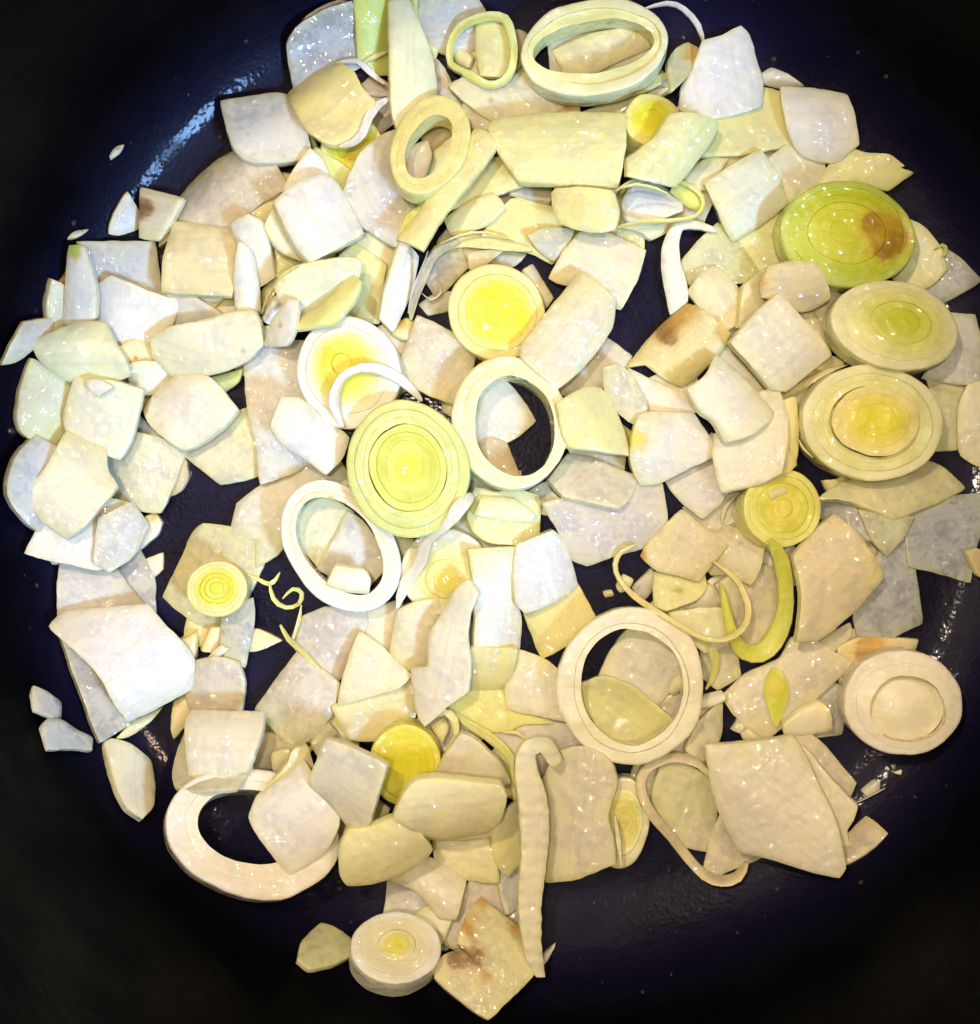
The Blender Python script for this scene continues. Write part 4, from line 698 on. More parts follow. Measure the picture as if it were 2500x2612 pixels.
('S','onion_piece','white onion stick leaning right, upper of two beside the beige square','onion',[0.9,0.9,0.87,0.27],0,[-59.1,66.9,5.6],[0.979,0.124,0.164,-0.168,0.942,0.291,-0.118,-0.312,0.943],2.17,1.09,[-43,25,-36,-40,-12,-106,42,-84,44,-4,40,58,12,82,-46,71],[],0),
('S','onion_piece','pale green onion wedge showing under the brightest white square','onion',[0.84,0.87,0.59,0.24],0,[-51.6,68.8,6.6],[0.748,0.606,-0.27,-0.577,0.795,0.188,0.329,0.015,0.944],1.8599999999999999,0.76,[-38,-26,11,-99,32,-9,32,84,-36,49],[],0),
('S','onion_piece','small white onion block leaning on top of the brightest white square','onion',[0.92,0.92,0.89,0.27],0,[-45.7,85.2,5.1],[0.041,-0.983,-0.177,0.99,0.064,-0.127,0.136,-0.17,0.976],2.48,0.44,[44,4,27,56,-35,40,-64,7,-17,-33,46,-74],[],0),
('S','leek_piece','white stick with a bright green tip near the left edge','leek',[0.89,0.89,0.86,0.27],0,[-101.2,56.3,10.1],[0.999,-0.04,0.033,0.033,0.978,0.206,-0.04,-0.204,0.978],2.48,0.92,[-31,51,-38,-21,-46,-100,7,-98,40,-81,45,3,32,45,16,101,-24,100],[(-0.8,8.6,2.6,(0.42,0.55,0.03))],0),
('S','onion_piece','rounded greenish white onion piece at left, below the green-tipped stick','onion',[0.85,0.89,0.6,0.24],0,[-100.6,39.5,8.8],[-0.015,-0.984,-0.179,0.996,-0.0,-0.086,0.084,-0.18,0.98],2.79,2.97,[18,-105,45,-79,73,-31,72,69,52,114,12,108,-25,83,-82,52,-82,-10,-57,-74,-26,-125],[],0),
('S','leek_piece','small white leek chip left of the pale leaf-shaped piece','leek',[0.92,0.92,0.89,0.27],0,[-54.8,51.8,0.9],[-0.855,0.338,0.394,-0.411,-0.904,-0.115,0.317,-0.26,0.912],1.55,0.77,[-11,42,-21,-5,-12,-53,22,-26,23,42],[],0),
('T','leek_strand','thin pale green strand right of the bluish onion square','leek',[0.83,0.84,0.41,0.24],[-28.8,114.1,5.3],1.8,0,[-30,-17,6,14,-17,-8,5,14,1,2,3,14,17,9,1,14,29,14,0,14],0),
('S','leek_piece','narrow green leek film right of the tall pale tongue','leek',[0.77,0.84,0.32,0.22],0,[-16.7,121.4,4.7],[-0.872,0.128,-0.473,0.175,-0.819,-0.546,-0.457,-0.559,0.691],0.9,1.27,[30,-11,13,49,-22,73,-35,48,-15,25,7,-12,-10,-85,31,-87],[],0),
('S','onion_piece','wide translucent onion half-moon below the small green ring, green fleck','onion',[0.85,0.8,0.56,0.37],0,[3.2,104.7,1.8],[0.086,-0.996,-0.009,0.991,0.087,-0.106,0.106,0.001,0.994],1.8599999999999999,1.62,[-5,-117,18,-92,53,-51,73,-8,77,59,58,123,21,174,-38,105,-70,60,-50,12,-37,-34,-62,-91,-36,-141],[(0.8,-3.3,0.9,(0.42,0.55,0.03))],0),
('S','onion_piece','pale rectangular onion piece inside the small green ring','onion',[0.82,0.82,0.4,0.24],0,[1.5,117.7,3.5],[0.999,-0.037,-0.023,0.035,0.994,-0.103,0.027,0.102,0.994],1.8599999999999999,1.34,[-51,-23,-40,-90,13,-94,50,-60,50,11,40,54,1,77,-9,66,-54,61],[],0),
('S','onion_piece','shiny yellowish wet onion piece inside the big oval ring','onion',[0.85,0.79,0.46,0.36],1,[27.6,117.2,2.1],[0.393,-0.914,-0.099,0.919,0.387,0.071,-0.026,-0.119,0.993],1.55,1.08,[25,-109,56,-38,49,7,51,123,-24,117,-27,65,-42,4,-47,-59,-42,-110],[],0),
('T','leek_strand','pale strand hugging the underside of the big oval ring','leek',[0.83,0.84,0.41,0.24],[34.4,106.4,3.4],1.8,0,[-127,-31,0,33,-99,-28,0,33,-63,-21,1,33,-41,-15,3,33,-18,-9,4,33,5,-2,6,33,27,5,7,33,48,12,8,33,67,19,8,33,92,31,9,33,109,40,9,33],0),
('S','onion_piece','tan onion chip inside the top of the upright oval ring','onion',[0.72,0.57,0.35,0.35],0,[-13.7,95.2,-0.0],[-0.44,0.887,0.138,-0.894,-0.447,0.021,0.08,-0.114,0.99],1.8599999999999999,1.27,[-31,40,-20,-3,-10,-46,31,-27,30,36],[],0),
('S','onion_piece','cream onion chip inside the right of the upright oval ring','onion',[0.9,0.83,0.36,0.24],0,[-12.1,90.1,-0.3],[0.819,-0.573,0.022,0.573,0.819,0.001,-0.018,0.012,1.0],1.8599999999999999,0.49,[1,-84,33,-28,33,44,-6,73,-30,23,-31,-27],[],0),
('S','leek_piece','strong yellow leek bit under the diagonal strip','leek',[0.82,0.76,0.11,0.11],0,[-15.5,75.6,5.0],[0.832,-0.377,-0.407,0.433,0.9,0.05,0.347,-0.218,0.912],1.116,0.52,[17,-76,45,-1,45,117,15,79,-21,27,-53,-37,-48,-108],[],0),
('S','onion_piece','broad cream onion piece above the smooth yellow disc','onion',[0.87,0.8,0.35,0.24],0,[10.4,71.3,1.4],[0.533,0.84,0.099,-0.843,0.519,0.139,0.065,-0.158,0.985],1.8599999999999999,0.95,[-78,31,-46,-29,-45,-89,17,-114,81,-111,79,-22,80,38,40,90,-34,103,-95,103],[],0),
('S','onion_piece','beige onion strip sticking out right of the smooth yellow disc','onion',[0.8,0.76,0.56,0.42],0,[12.1,57.5,-0.6],[-0.807,-0.588,0.043,0.589,-0.808,-0.002,0.036,0.023,0.999],1.8599999999999999,1.11,[22,-14,22,61,-15,51,-17,11,-23,-53,12,-56],[],0),
('S','onion_piece','pale translucent onion piece below the glossy pinkish rectangle','onion',[0.83,0.77,0.6,0.38],0,[25.1,36.1,-0.7],[0.6,0.8,0.014,-0.8,0.6,0.014,0.002,-0.019,1.0],1.8599999999999999,1.27,[44,33,-20,66,-102,59,-92,6,-40,-40,19,-81,96,-69,95,26],[],0),
('S','onion_piece','pinkish onion square between the two yellow-cored slices left of centre','onion',[0.82,0.76,0.59,0.38],0,[-13.8,37.8,1.0],[-0.941,0.322,0.109,-0.315,-0.946,0.071,0.126,0.032,0.992],2.48,1.62,[44,82,-17,90,-81,90,-97,23,-91,-49,-44,-77,18,-89,87,-98,87,-21,93,48],[],0),
('S','onion_piece','cream onion slab between the two white squares at upper right','onion',[0.85,0.78,0.34,0.24],0,[66.0,97.2,1.7],[-0.277,0.96,-0.043,-0.96,-0.274,0.061,0.047,0.058,0.997],2.48,0.85,[14,106,-39,155,-64,63,-74,-45,-80,-102,3,-99,56,-108,92,-55,48,-18,46,103],[],0),
('S','onion_piece','white onion piece squeezed between pale square and charred green slice','onion',[0.88,0.86,0.68,0.27],0,[77.4,85.2,2.1],[0.446,0.895,-0.01,-0.891,0.446,0.083,0.078,-0.028,0.997],1.8599999999999999,0.7,[-32,39,-79,-5,-69,-40,-26,-59,32,-70,64,-46,62,32,53,63,-4,87],[],0),
('S','onion_piece','cream onion bit behind the pale green white square','onion',[0.89,0.83,0.5,0.27],0,[54.1,85.1,2.1],[-0.046,0.997,-0.065,-0.992,-0.053,-0.115,-0.118,0.059,0.991],1.8599999999999999,1.09,[-38,50,-42,-4,-14,-29,39,-69,41,-2,14,54],[],0),
('S','leek_piece','pale green leek piece right of the charred green slice','leek',[0.86,0.9,0.61,0.24],0,[108.6,64.5,2.0],[-0.558,-0.806,-0.199,0.77,-0.592,0.238,-0.309,-0.02,0.951],1.55,0.46,[2,-49,77,-58,84,44,43,72,-13,81,-55,29,-72,-37,-66,-81],[],0),
('T','leek_strand','tiny green curled tip at the far right of the heap','leek',[0.61,0.72,0.17,0.11],[113.3,65.7,5.5],1.8,0,[-18,2,0,10,-9,8,0,10,2,13,1,10,9,8,1,10,11,-1,2,10,6,-11,2,10,-1,-19,2,10],0),
('S','onion_piece','clear translucent onion piece beside the white curved strand at upper right','onion',[0.78,0.8,0.49,0.4],0,[57.3,62.7,0.1],[0.811,0.58,0.079,-0.581,0.814,-0.009,-0.069,-0.038,0.997],1.24,1.35,[-90,11,-70,-21,-19,-16,-20,-49,52,-94,84,-73,84,24,68,86,-5,76,-83,55],[],0),
('S','onion_piece','cream onion piece above the burnt yellow piece','onion',[0.88,0.82,0.5,0.27],0,[58.2,53.9,1.6],[-0.782,-0.623,0.021,0.623,-0.779,0.074,-0.03,0.071,0.997],1.8599999999999999,1.35,[57,9,44,77,-2,83,-39,57,-58,-2,-47,-73,-12,-84,56,-67],[],0),
('S','onion_piece','small cream onion bit under the rounded beige piece','onion',[0.87,0.81,0.49,0.27],0,[67.5,54.3,2.2],[-0.909,0.131,0.396,-0.096,-0.99,0.108,0.406,0.06,0.912],1.8599999999999999,0.62,[57,93,-5,48,-66,-24,-28,-17,-13,-84,55,-17],[],0),
('S','onion_piece','grey onion square behind the tilted yellow green slice','onion',[0.75,0.76,0.76,0.48],0,[117.9,40.2,1.6],[0.985,-0.03,0.171,0.026,0.999,0.021,-0.172,-0.017,0.985],1.8599999999999999,0.44,[-39,-3,-83,-66,-8,-78,67,-83,67,28,45,98,-48,104],[],0),
('S','onion_piece','cream onion sliver under the tilted yellow green slice','onion',[0.87,0.81,0.49,0.27],0,[85.9,37.1,1.0],[0.086,0.926,-0.368,-0.97,0.162,0.182,0.228,0.341,0.912],1.8599999999999999,0.52,[-22,44,-25,-5,25,-59,22,20],[],0),
('S','onion_piece','pale green onion sliver between the long rectangle and the white diamond','onion',[0.78,0.85,0.32,0.22],0,[-66.9,33.5,-0.2],[-0.285,0.943,0.172,-0.947,-0.25,-0.201,-0.147,-0.22,0.964],1.8599999999999999,1.22,[-4,35,-29,16,-12,-36,21,-60,24,45],[],0),
('S','onion_piece','tall white onion slab left of the yellow cored slice','onion',[0.86,0.85,0.8,0.37],0,[-52.3,27.0,0.8],[0.979,-0.171,-0.115,0.174,0.985,0.017,0.11,-0.037,0.993],2.17,1.35,[-96,-8,-50,-123,-26,-210,55,-165,96,-129,108,-1,57,72,40,138,21,172,-80,150,-124,105],[],0),
('S','onion_piece','wet translucent greenish onion piece below the white diamond','onion',[0.81,0.82,0.61,0.36],1,[-87.5,9.7,0.6],[-0.973,-0.229,-0.026,0.229,-0.973,-0.017,-0.022,-0.023,1.0],1.8599999999999999,1.89,[97,15,79,68,26,92,-21,109,-41,86,-83,25,-121,-31,-69,-78,1,-112,36,-86,96,-88],[],0),
('S','onion_piece','white pointed onion sheet at left above the folded one','onion',[0.9,0.9,0.87,0.27],0,[-99.8,-6.5,7.4],[-0.845,0.501,0.19,-0.464,-0.861,0.209,0.268,0.089,0.959],1.488,1.08,[54,99,6,83,-57,66,-94,13,-117,-26,-101,-99,-39,-125,12,-109,33,-57,58,22,125,20,120,115],[],0),
('R','leek_slice','small yellow spiral leek slice on a clear onion square at lower left','leek',[[0.88,0.8,0.35,0.24],[0.88,0.8,0.35,0.24],[0.84,0.78,0.12,0.11],[0.82,0.78,0.03,0.0],[0.84,0.78,0.12,0.11],[0.82,0.78,0.03,0.0]],[1,0.86,0.72,0.56,0.4,0.22,0],[-67.9,-19.6,2.8],[0.175,-0.983,0.063,0.985,0.174,-0.024,0.013,0.066,0.998],8,0,[0,76,15,74,30,69,43,60,54,48,62,33,67,18,69,1,67,-16,62,-32,54,-47,43,-59,30,-68,15,-74,0,-76,-15,-74,-30,-69,-43,-60,-54,-48,-62,-34,-67,-18,-69,-1,-67,16,-62,32,-54,47,-43,59,-30,68,-15,74],[-3,-1],[],0,0,0,0),
('T','leek_strand','thin yellow strand trailing from the small spiral slice','leek',[0.82,0.81,0.26,0.22],[-56.9,-16.8,0.0],1.8,0,[-47,12,19,12,-36,6,17,12,-21,-1,13,12,-7,-10,9,12,6,-15,5,12,17,-11,2,12,24,-3,1,12,30,7,0,12,34,15,0,12],0),
('T','leek_strand','tiny coiled yellow strand right of the small spiral slice','leek',[0.82,0.81,0.26,0.22],[-51.6,-21.6,0.0],1.8,0,[-43,33,10,13,-41,16,8,13,-35,-4,5,13,-22,-19,3,13,-4,-27,1,13,14,-26,0,13,29,-18,0,13,36,-5,0,13,37,9,0,13,28,18,0,13,14,20,0,13,0,9,0,13,-12,-5,0,13],0),
('S','onion_piece','white onion piece inside the right half of the brown streaked ring','onion',[0.82,0.81,0.76,0.42],0,[-34.9,-10.2,0.3],[-0.403,-0.915,-0.014,0.907,-0.397,-0.138,0.12,-0.068,0.99],1.612,1.0,[80,-33,81,67,-5,96,-42,59,-83,-1,-95,-57,-14,-61,76,-70],[],0),
('S','leek_piece','layered pale green leek piece under the central ring','leek',[0.85,0.85,0.42,0.24],0,[2.8,-1.2,3.7],[0.976,-0.101,-0.194,0.083,0.991,-0.101,0.203,0.082,0.976],1.612,1.35,[-74,-49,-30,-74,67,-70,99,-47,99,61,31,72,-21,56,-78,68,-92,-17],[],0),
('S','onion_piece','cream onion square touching the top left of the big lower ring','onion',[0.86,0.79,0.34,0.24],0,[17.1,-27.1,-0.7],[-0.931,-0.364,-0.014,0.364,-0.932,0.002,-0.013,-0.004,1.0],2.48,1.23,[77,83,6,74,-96,34,-80,-79,16,-60,77,-52],[],0),
('S','onion_piece','yellowish onion piece overlapping the top of the bright yellow slice','onion',[0.87,0.78,0.45,0.26],0,[-30.7,-51.1,1.3],[-0.398,0.916,0.054,-0.905,-0.402,0.142,0.152,0.008,0.988],2.17,1.35,[17,80,-38,73,-64,31,-79,-41,-56,-103,48,-149,49,-31,61,58,62,82],[],0),
('S','leek_piece','striped yellow green leek piece below the tall pointed leaf','leek',[0.84,0.84,0.27,0.22],0,[3.3,-51.3,0.6],[-0.337,-0.917,0.214,0.94,-0.342,0.014,0.061,0.206,0.977],1.116,1.33,[50,-71,56,2,33,38,12,52,-18,133,-32,106,-29,9,-72,-18,-34,-107,36,-144],[],0),
('S','onion_piece','bright pale onion chip below the veined square, green fleck','onion',[0.86,0.86,0.42,0.24],0,[48.2,-19.9,2.9],[-0.997,-0.025,-0.068,-0.0,-0.938,0.346,-0.072,0.345,0.936],1.8599999999999999,0.62,[71,45,37,60,-43,32,-69,0,-64,-38,0,-52,68,-47],[(0.6,0.7,1.2,(0.42,0.55,0.03))],0),
('S','onion_piece','beige translucent onion piece inside the yellow green hook','onion',[0.79,0.71,0.5,0.4],0,[66.4,-23.5,1.7],[0.993,0.016,-0.121,0.0,0.991,0.132,0.122,-0.131,0.984],1.8599999999999999,0.6,[-66,-6,-31,-83,8,-123,44,-102,72,-33,69,80,34,107,-25,103,-104,56],[],0),
('T','leek_strand','orange tinged curl left of the small yellow green slice','leek',[0.89,0.77,0.48,0.15],[61.1,-3.6,2.3],1.8,0,[-38,-19,0,13,-25,-7,0,13,-9,7,0,13,3,15,1,13,12,18,1,13,18,10,1,13,20,-1,1,13,14,-9,1,13,7,-14,1,13],0),
('T','onion_film','thin clear curl at the upper left of the small yellow green slice','onion',[0.81,0.77,0.57,0.42],[59.8,0.8,2.6],1.8,0,[-15,-35,10,11,-12,-19,8,11,-6,2,5,11,9,19,2,11,24,32,0,11],0),
('S','onion_film','clear greenish film below the olive crescent','onion',[0.73,0.77,0.59,0.47],0,[99.6,-4.4,5.4],[0.267,0.964,-0.018,-0.956,0.267,0.119,0.119,-0.014,0.993],0.9,0.88,[-40,35,-67,-15,-7,-45,54,-60,31,-9,30,93],[],0),
('S','onion_piece','cream onion piece cut off by the right frame edge','onion',[0.89,0.86,0.68,0.27],0,[122.5,22.3,2.0],[0.989,-0.008,0.147,0.0,0.998,0.056,-0.147,-0.056,0.988],3.1,0.44,[-44,-40,-35,-81,10,-109,63,-99,60,71,10,110,-21,100,-43,47],[],0),
('S','onion_piece','beige onion strip beside the thick white square','onion',[0.88,0.79,0.57,0.28],0,[63.2,36.8,-0.1],[-0.672,-0.736,-0.082,0.741,-0.667,-0.085,0.008,-0.118,0.993],1.8599999999999999,0.97,[32,-32,30,85,-10,96,-22,3,-41,-64,11,-87],[],0),
('S','onion_piece','white onion piece over bare pan below the cream square','onion',[0.82,0.8,0.75,0.42],0,[54.6,8.9,1.1],[-0.412,0.879,-0.24,-0.89,-0.445,-0.102,-0.196,0.171,0.965],1.8599999999999999,0.63,[-21,90,-99,56,-84,-11,-66,-35,1,-38,75,-81,97,-65,49,-15,49,98],[],0),
('S','onion_piece','brownish cream onion sliver above the big yellow hearted slice','onion',[0.83,0.72,0.44,0.31],0,[80.4,32.9,2.0],[-0.505,0.85,0.152,-0.863,-0.502,-0.061,0.024,-0.162,0.986],1.8599999999999999,1.24,[-8,72,-15,38,-2,-29,-11,-114,10,-57,13,1,13,88],[],0),
('S','leek_piece','pale curled bit inside the right edge of the big round ring','leek',[0.9,0.84,0.51,0.27],0,[47.1,-43.6,1.5],[-0.382,0.851,0.361,-0.861,-0.47,0.195,0.336,-0.236,0.912],1.116,1.19,[-24,22,-17,-2,-10,-24,22,-33,23,5,5,32],[],0),
('S','onion_piece','pale onion piece just above right of the big round ring','onion',[0.87,0.88,0.58,0.25],0,[53.1,-28.5,4.9],[0.994,0.095,0.054,-0.102,0.984,0.145,-0.04,-0.149,0.988],1.8599999999999999,1.07,[-47,-22,1,-68,69,-49,67,45,-9,52,-81,42],[],0),
('S','onion_piece','pinkish grey onion square carrying the bright yellow green leaf','onion',[0.86,0.79,0.62,0.38],0,[74.4,-43.3,1.3],[0.648,-0.757,0.088,0.754,0.653,0.067,-0.108,0.023,0.994],1.8599999999999999,1.35,[-11,-149,36,-146,85,-125,84,-21,83,83,79,169,-14,138,-53,127,-77,89,-53,34,-82,-57,-77,-143],[],0),
('S','garlic_chunk','white garlic stick right of the yellow green leaf','garlic',[0.87,0.79,0.65,0.15],0,[79.9,-52.0,2.8],[0.14,-0.939,-0.314,0.989,0.148,-0.004,0.05,-0.31,0.95],2.48,0.69,[37,-62,38,0,38,62,-27,59,-48,31,-32,-22,-5,-67],[],0),
('R','leek_slice','cup-shaped pale leek slice at the far lower right','leek',[[0.91,0.85,0.78,0.28],[0.9,0.84,0.68,0.27]],[1,0.5,0],[102.2,-46.9,3.3],[-0.139,-0.99,-0.01,0.989,-0.139,0.054,-0.055,-0.003,0.998],10,2,[-1,144,28,141,56,130,80,113,101,90,117,63,126,33,130,1,127,-32,117,-62,102,-90,82,-113,57,-130,30,-141,1,-144,-28,-141,-56,-130,-81,-113,-101,-90,-117,-63,-126,-32,-130,0,-127,32,-117,62,-102,90,-81,113,-57,130,-29,140],[13,104,32,101,49,94,65,83,78,69,88,51,94,32,96,11,94,-9,88,-29,78,-46,65,-61,49,-72,32,-79,13,-81,-5,-79,-23,-72,-39,-61,-52,-46,-62,-29,-68,-9,-70,11,-68,32,-62,51,-52,69,-39,83,-23,95,-5,101],[],0,0,[0.9,0.84,0.68,0.27],0),
('S','onion_piece','dull pink translucent onion layer behind the fan-shaped wedge','onion',[0.78,0.68,0.55,0.4],0,[83.4,-63.4,2.3],[-0.425,-0.905,-0.005,0.905,-0.426,0.006,-0.008,-0.002,1.0],1.8599999999999999,1.12,[3,-23,48,56,49,103,5,101,-50,-17,-59,-66,3,-154],[],0),
('S','onion_piece','tiny cream bit on the top edge of the fan-shaped wedge','onion',[0.9,0.83,0.5,0.27],0,[66.4,-56.2,2.4],[0.22,-0.929,-0.298,0.95,0.135,0.282,-0.222,-0.345,0.912],1.55,1.27,[5,-22,19,-8,17,43,0,18,-28,-5,-13,-26],[],0),
('S','onion_piece','tan onion triangle under the lower left of the fan-shaped wedge','onion',[0.76,0.66,0.51,0.46],0,[60.3,-86.5,0.6],[-0.976,0.208,-0.071,-0.213,-0.974,0.074,-0.054,0.087,0.995],1.55,0.72,[18,87,8,59,-37,29,-96,-11,-35,-24,0,-67,38,-101,52,-32,53,59],[],0),
('R','leek_slice','narrow oval leek slice with dark yellow rings at the lower middle','leek',[[0.81,0.77,0.57,0.42],[0.83,0.84,0.41,0.24],[0.78,0.74,0.24,0.19],[0.78,0.68,0.2,0.17],[0.78,0.74,0.24,0.19],[0.78,0.68,0.2,0.17]],[1,0.74,0.6,0.46,0.32,0.18,0],[33.3,-77.6,0.7],[-0.065,-0.996,-0.054,0.994,-0.069,0.086,-0.09,-0.048,0.995],6,0,[-1,71,24,69,48,64,70,55,89,44,103,31,111,16,115,0,112,-16,104,-31,90,-44,72,-55,51,-64,27,-69,1,-71,-24,-69,-49,-64,-71,-55,-89,-44,-103,-31,-111,-16,-114,0,-112,16,-104,31,-90,44,-72,55,-51,64,-27,69],[-6,8],[],2.5,0,0,0),
('S','onion_piece','white pointed onion scrap left of the long ridged strand','onion',[0.82,0.81,0.76,0.42],0,[4.8,-94.1,1.9],[0.942,-0.158,-0.296,0.041,0.93,-0.366,0.333,0.333,0.882],1.24,0.55,[-31,-18,-11,-85,37,-52,39,72,5,52,-39,30],[],0),
('R','leek_slice','bright yellow leek slice at the lower middle','leek',[[0.84,0.78,0.12,0.11],[0.82,0.78,0.03,0.0],[0.82,0.78,0.03,0.0],[0.82,0.78,0.03,0.0]],[1,0.82,0.62,0.4,0],[-21.1,-62.1,1.1],[0.0,-0.993,-0.119,1.0,0.0,0.001,-0.001,-0.119,0.993],8,0,[0,89,23,87,45,80,65,69,82,55,95,38,102,19,105,-1,102,-21,95,-39,82,-56,65,-70,45,-81,23,-87,0,-89,-23,-87,-46,-80,-65,-69,-82,-55,-94,-38,-102,-19,-105,1,-102,20,-94,39,-82,56,-65,70,-46,80,-24,87],[-6,3],[],0,0,0,1),
('S','onion_piece','yellowish tan onion edge behind the cream triangle','onion',[0.82,0.7,0.29,0.28],0,[2.9,-67.2,1.8],[-0.94,-0.259,-0.221,0.259,-0.965,0.03,-0.221,-0.029,0.975],1.8599999999999999,0.49,[15,-1,19,55,-20,51,-29,-25,15,-80],[],0),
('S','onion_piece','cream onion piece below the boat-like piece','onion',[0.9,0.82,0.47,0.26],0,[-5.4,-88.1,1.9],[0.022,0.999,-0.036,-0.999,0.02,-0.044,-0.043,0.037,0.998],2.17,0.95,[-5,86,-39,44,-53,-17,-58,-82,22,-71,67,-54,66,94],[],0),
('R','leek_slice','lowest leek slice, white with a small yellow heart','leek',[[0.9,0.9,0.87,0.27],[0.9,0.86,0.69,0.27],[0.9,0.86,0.69,0.27],[0.86,0.84,0.45,0.14],[0.84,0.78,0.12,0.11]],[1,0.8,0.58,0.42,0.26,0],[-23.8,-110.4,13.1],[0.109,-0.771,0.628,0.985,0.0,-0.171,0.132,0.637,0.759],8,0,[7,109,27,104,46,94,62,80,75,62,85,41,90,18,91,-6,87,-30,80,-52,68,-72,53,-88,35,-100,15,-107,-5,-108,-25,-105,-45,-96,-62,-82,-75,-64,-86,-42,-91,-19,-93,6,-89,30,-81,53,-68,73,-53,90,-34,101,-14,108],[-9,4],[],0,0,0,0),
('S','onion_piece','pinkish grey onion piece above the white square at lower left','onion',[0.81,0.71,0.57,0.4],0,[-70.0,-44.2,1.7],[0.986,-0.166,0.03,0.164,0.984,0.073,-0.041,-0.067,0.997],2.108,1.35,[-65,-45,-45,-68,28,-90,83,-68,83,22,60,78,3,87,-70,57,-76,28],[],0),
('S','onion_piece','cream onion edge above the white diamond on the ring','onion',[0.9,0.84,0.5,0.27],0,[-49.4,-63.9,9.4],[0.897,0.341,-0.28,-0.256,0.919,0.3,0.36,-0.198,0.912],1.8599999999999999,1.07,[-46,-45,21,-23,50,-58,55,52,17,60,-12,23,-84,-9],[],0),
('T','leek_strand','hair-thin tan thread under the wide boat-like piece','leek',[0.88,0.8,0.35,0.24],[-12.0,-80.5,0.7],1.8,0,[-81,20,0,7,-60,10,4,7,-32,-1,12,7,-4,-7,20,7,26,-9,27,7,61,-8,32,7,89,-6,34,7],0),
('S','onion_piece','white upright onion stick, lower of two beside the beige square','onion',[0.9,0.9,0.87,0.27],0,[-61.4,58.9,6.1],[-0.954,-0.164,0.25,0.076,-0.942,-0.326,0.289,-0.292,0.912],2.17,1.3,[33,-16,38,86,-26,85,-32,13,-24,-69,11,-98],[],0),
('S','onion_piece','brightest white onion square, large and thick, upper left of the heap','onion',[0.91,0.91,0.88,0.27],0,[-43.0,72.9,7.5],[-0.863,-0.432,0.261,0.447,-0.894,-0.001,0.234,0.116,0.965],4.03,1.62,[92,42,78,100,-3,96,-82,87,-84,8,-79,-66,-55,-95,41,-93,92,-78],[],0),
('S','onion_piece','long wide white onion rectangle with a rounded right end, left of centre','onion',[0.85,0.87,0.68,0.25],0,[-70.8,42.3,3.6],[-0.283,-0.947,-0.15,0.955,-0.292,0.043,-0.084,-0.132,0.988],2.79,2.7,[69,-124,84,-96,104,-68,98,-28,54,62,9,118,-44,144,-99,117,-119,90,-93,31,-62,-16,-24,-90,25,-139],[(-1.7,10.2,0.8,(0.7,0.4,0.07))],0),
('S','leek_piece','pale leaf-shaped leek piece below the brightest white square','leek',[0.83,0.86,0.58,0.24],0,[-42.6,56.3,10.2],[0.567,-0.75,-0.341,0.815,0.571,0.1,0.119,-0.335,0.935],1.116,1.89,[-4,-102,46,-104,61,-64,49,12,43,95,12,125,-10,117,-52,42,-79,-31,-66,-90],[],0),
('T','leek_strand','short white stem strand over the foot of the bluish onion square','leek',[0.9,0.9,0.87,0.27],[-32.1,111.0,4.4],1.8,0,[-64,13,19,20,-40,18,20,20,-12,19,20,20,4,9,17,20,19,-5,11,20,38,-20,4,20,55,-33,0,20],0),
('R','onion_ring','big wide oval onion ring at the top of the heap','onion',[[0.86,0.86,0.56,0.25],[0.83,0.84,0.41,0.24]],[1,0.5,0],[26.3,114.5,4.5],[0.117,-0.989,0.091,0.991,0.122,0.049,-0.06,0.085,0.995],7,0,[3,185,30,180,56,166,80,144,99,114,113,80,122,41,124,0,121,-41,111,-80,96,-115,76,-145,52,-167,25,-180,-3,-185,-30,-180,-56,-167,-80,-144,-99,-115,-114,-80,-122,-40,-125,1,-121,42,-111,81,-96,116,-75,145,-51,167,-25,180],[-2,148,13,145,27,134,40,116,51,92,59,64,64,33,66,-1,64,-34,59,-66,51,-94,40,-118,27,-135,13,-147,-2,-150,-17,-147,-32,-136,-45,-118,-55,-94,-63,-66,-68,-35,-70,-1,-68,32,-63,64,-55,92,-45,116,-32,133,-17,145],[],0,0,0,0),
('S','leek_piece','white glossy leek stick at the lower end of the diagonal strip','leek',[0.91,0.91,0.88,0.27],0,[-24.2,56.7,4.4],[0.847,-0.385,-0.365,0.407,0.913,-0.02,0.341,-0.131,0.931],1.984,0.93,[-33,26,-24,-39,-9,-92,42,-109,45,3,22,96,-43,116],[],0),
('S','onion_piece','white onion chip inside the lower left of the upright oval ring','onion',[0.91,0.91,0.88,0.27],0,[-19.7,86.2,5.3],[-0.647,0.726,0.233,-0.646,-0.684,0.338,0.405,0.068,0.912],1.8599999999999999,0.47,[1,69,-34,66,-36,25,-38,-14,-6,-63,29,-80,44,-39,39,36],[],0),
('S','onion_piece','yellowish flat onion piece right of the diagonal strip','onion',[0.9,0.83,0.36,0.24],0,[-0.6,82.3,4.8],[0.338,-0.937,0.087,0.93,0.347,0.118,-0.141,0.042,0.989],1.488,0.42,[30,-122,32,-42,39,18,41,82,21,89,-50,62,-61,33,-26,-37,-27,-83],[],0),
('S','onion_piece','yellow cream onion piece lower, right of the diagonal strip middle','onion',[0.88,0.81,0.4,0.25],0,[-3.2,74.6,4.4],[-0.589,0.807,0.047,-0.804,-0.579,-0.133,-0.081,-0.116,0.99],1.8599999999999999,0.85,[-4,82,-31,18,-40,-22,-29,-73,18,-70,42,-11,44,74],[],0),
('T','leek_strand','yellow arched strand above the smooth yellow disc','leek',[0.88,0.8,0.35,0.24],[-4.4,66.3,2.5],1.8,0,[-113,-61,0,31,-110,-40,0,31,-103,-16,0,31,-90,-1,0,31,-71,10,1,31,-47,19,2,31,-18,23,5,31,6,21,7,31,32,17,10,31,55,14,12,31,81,9,13,31,103,6,13,31,128,1,12,31,148,-2,11,31],0),
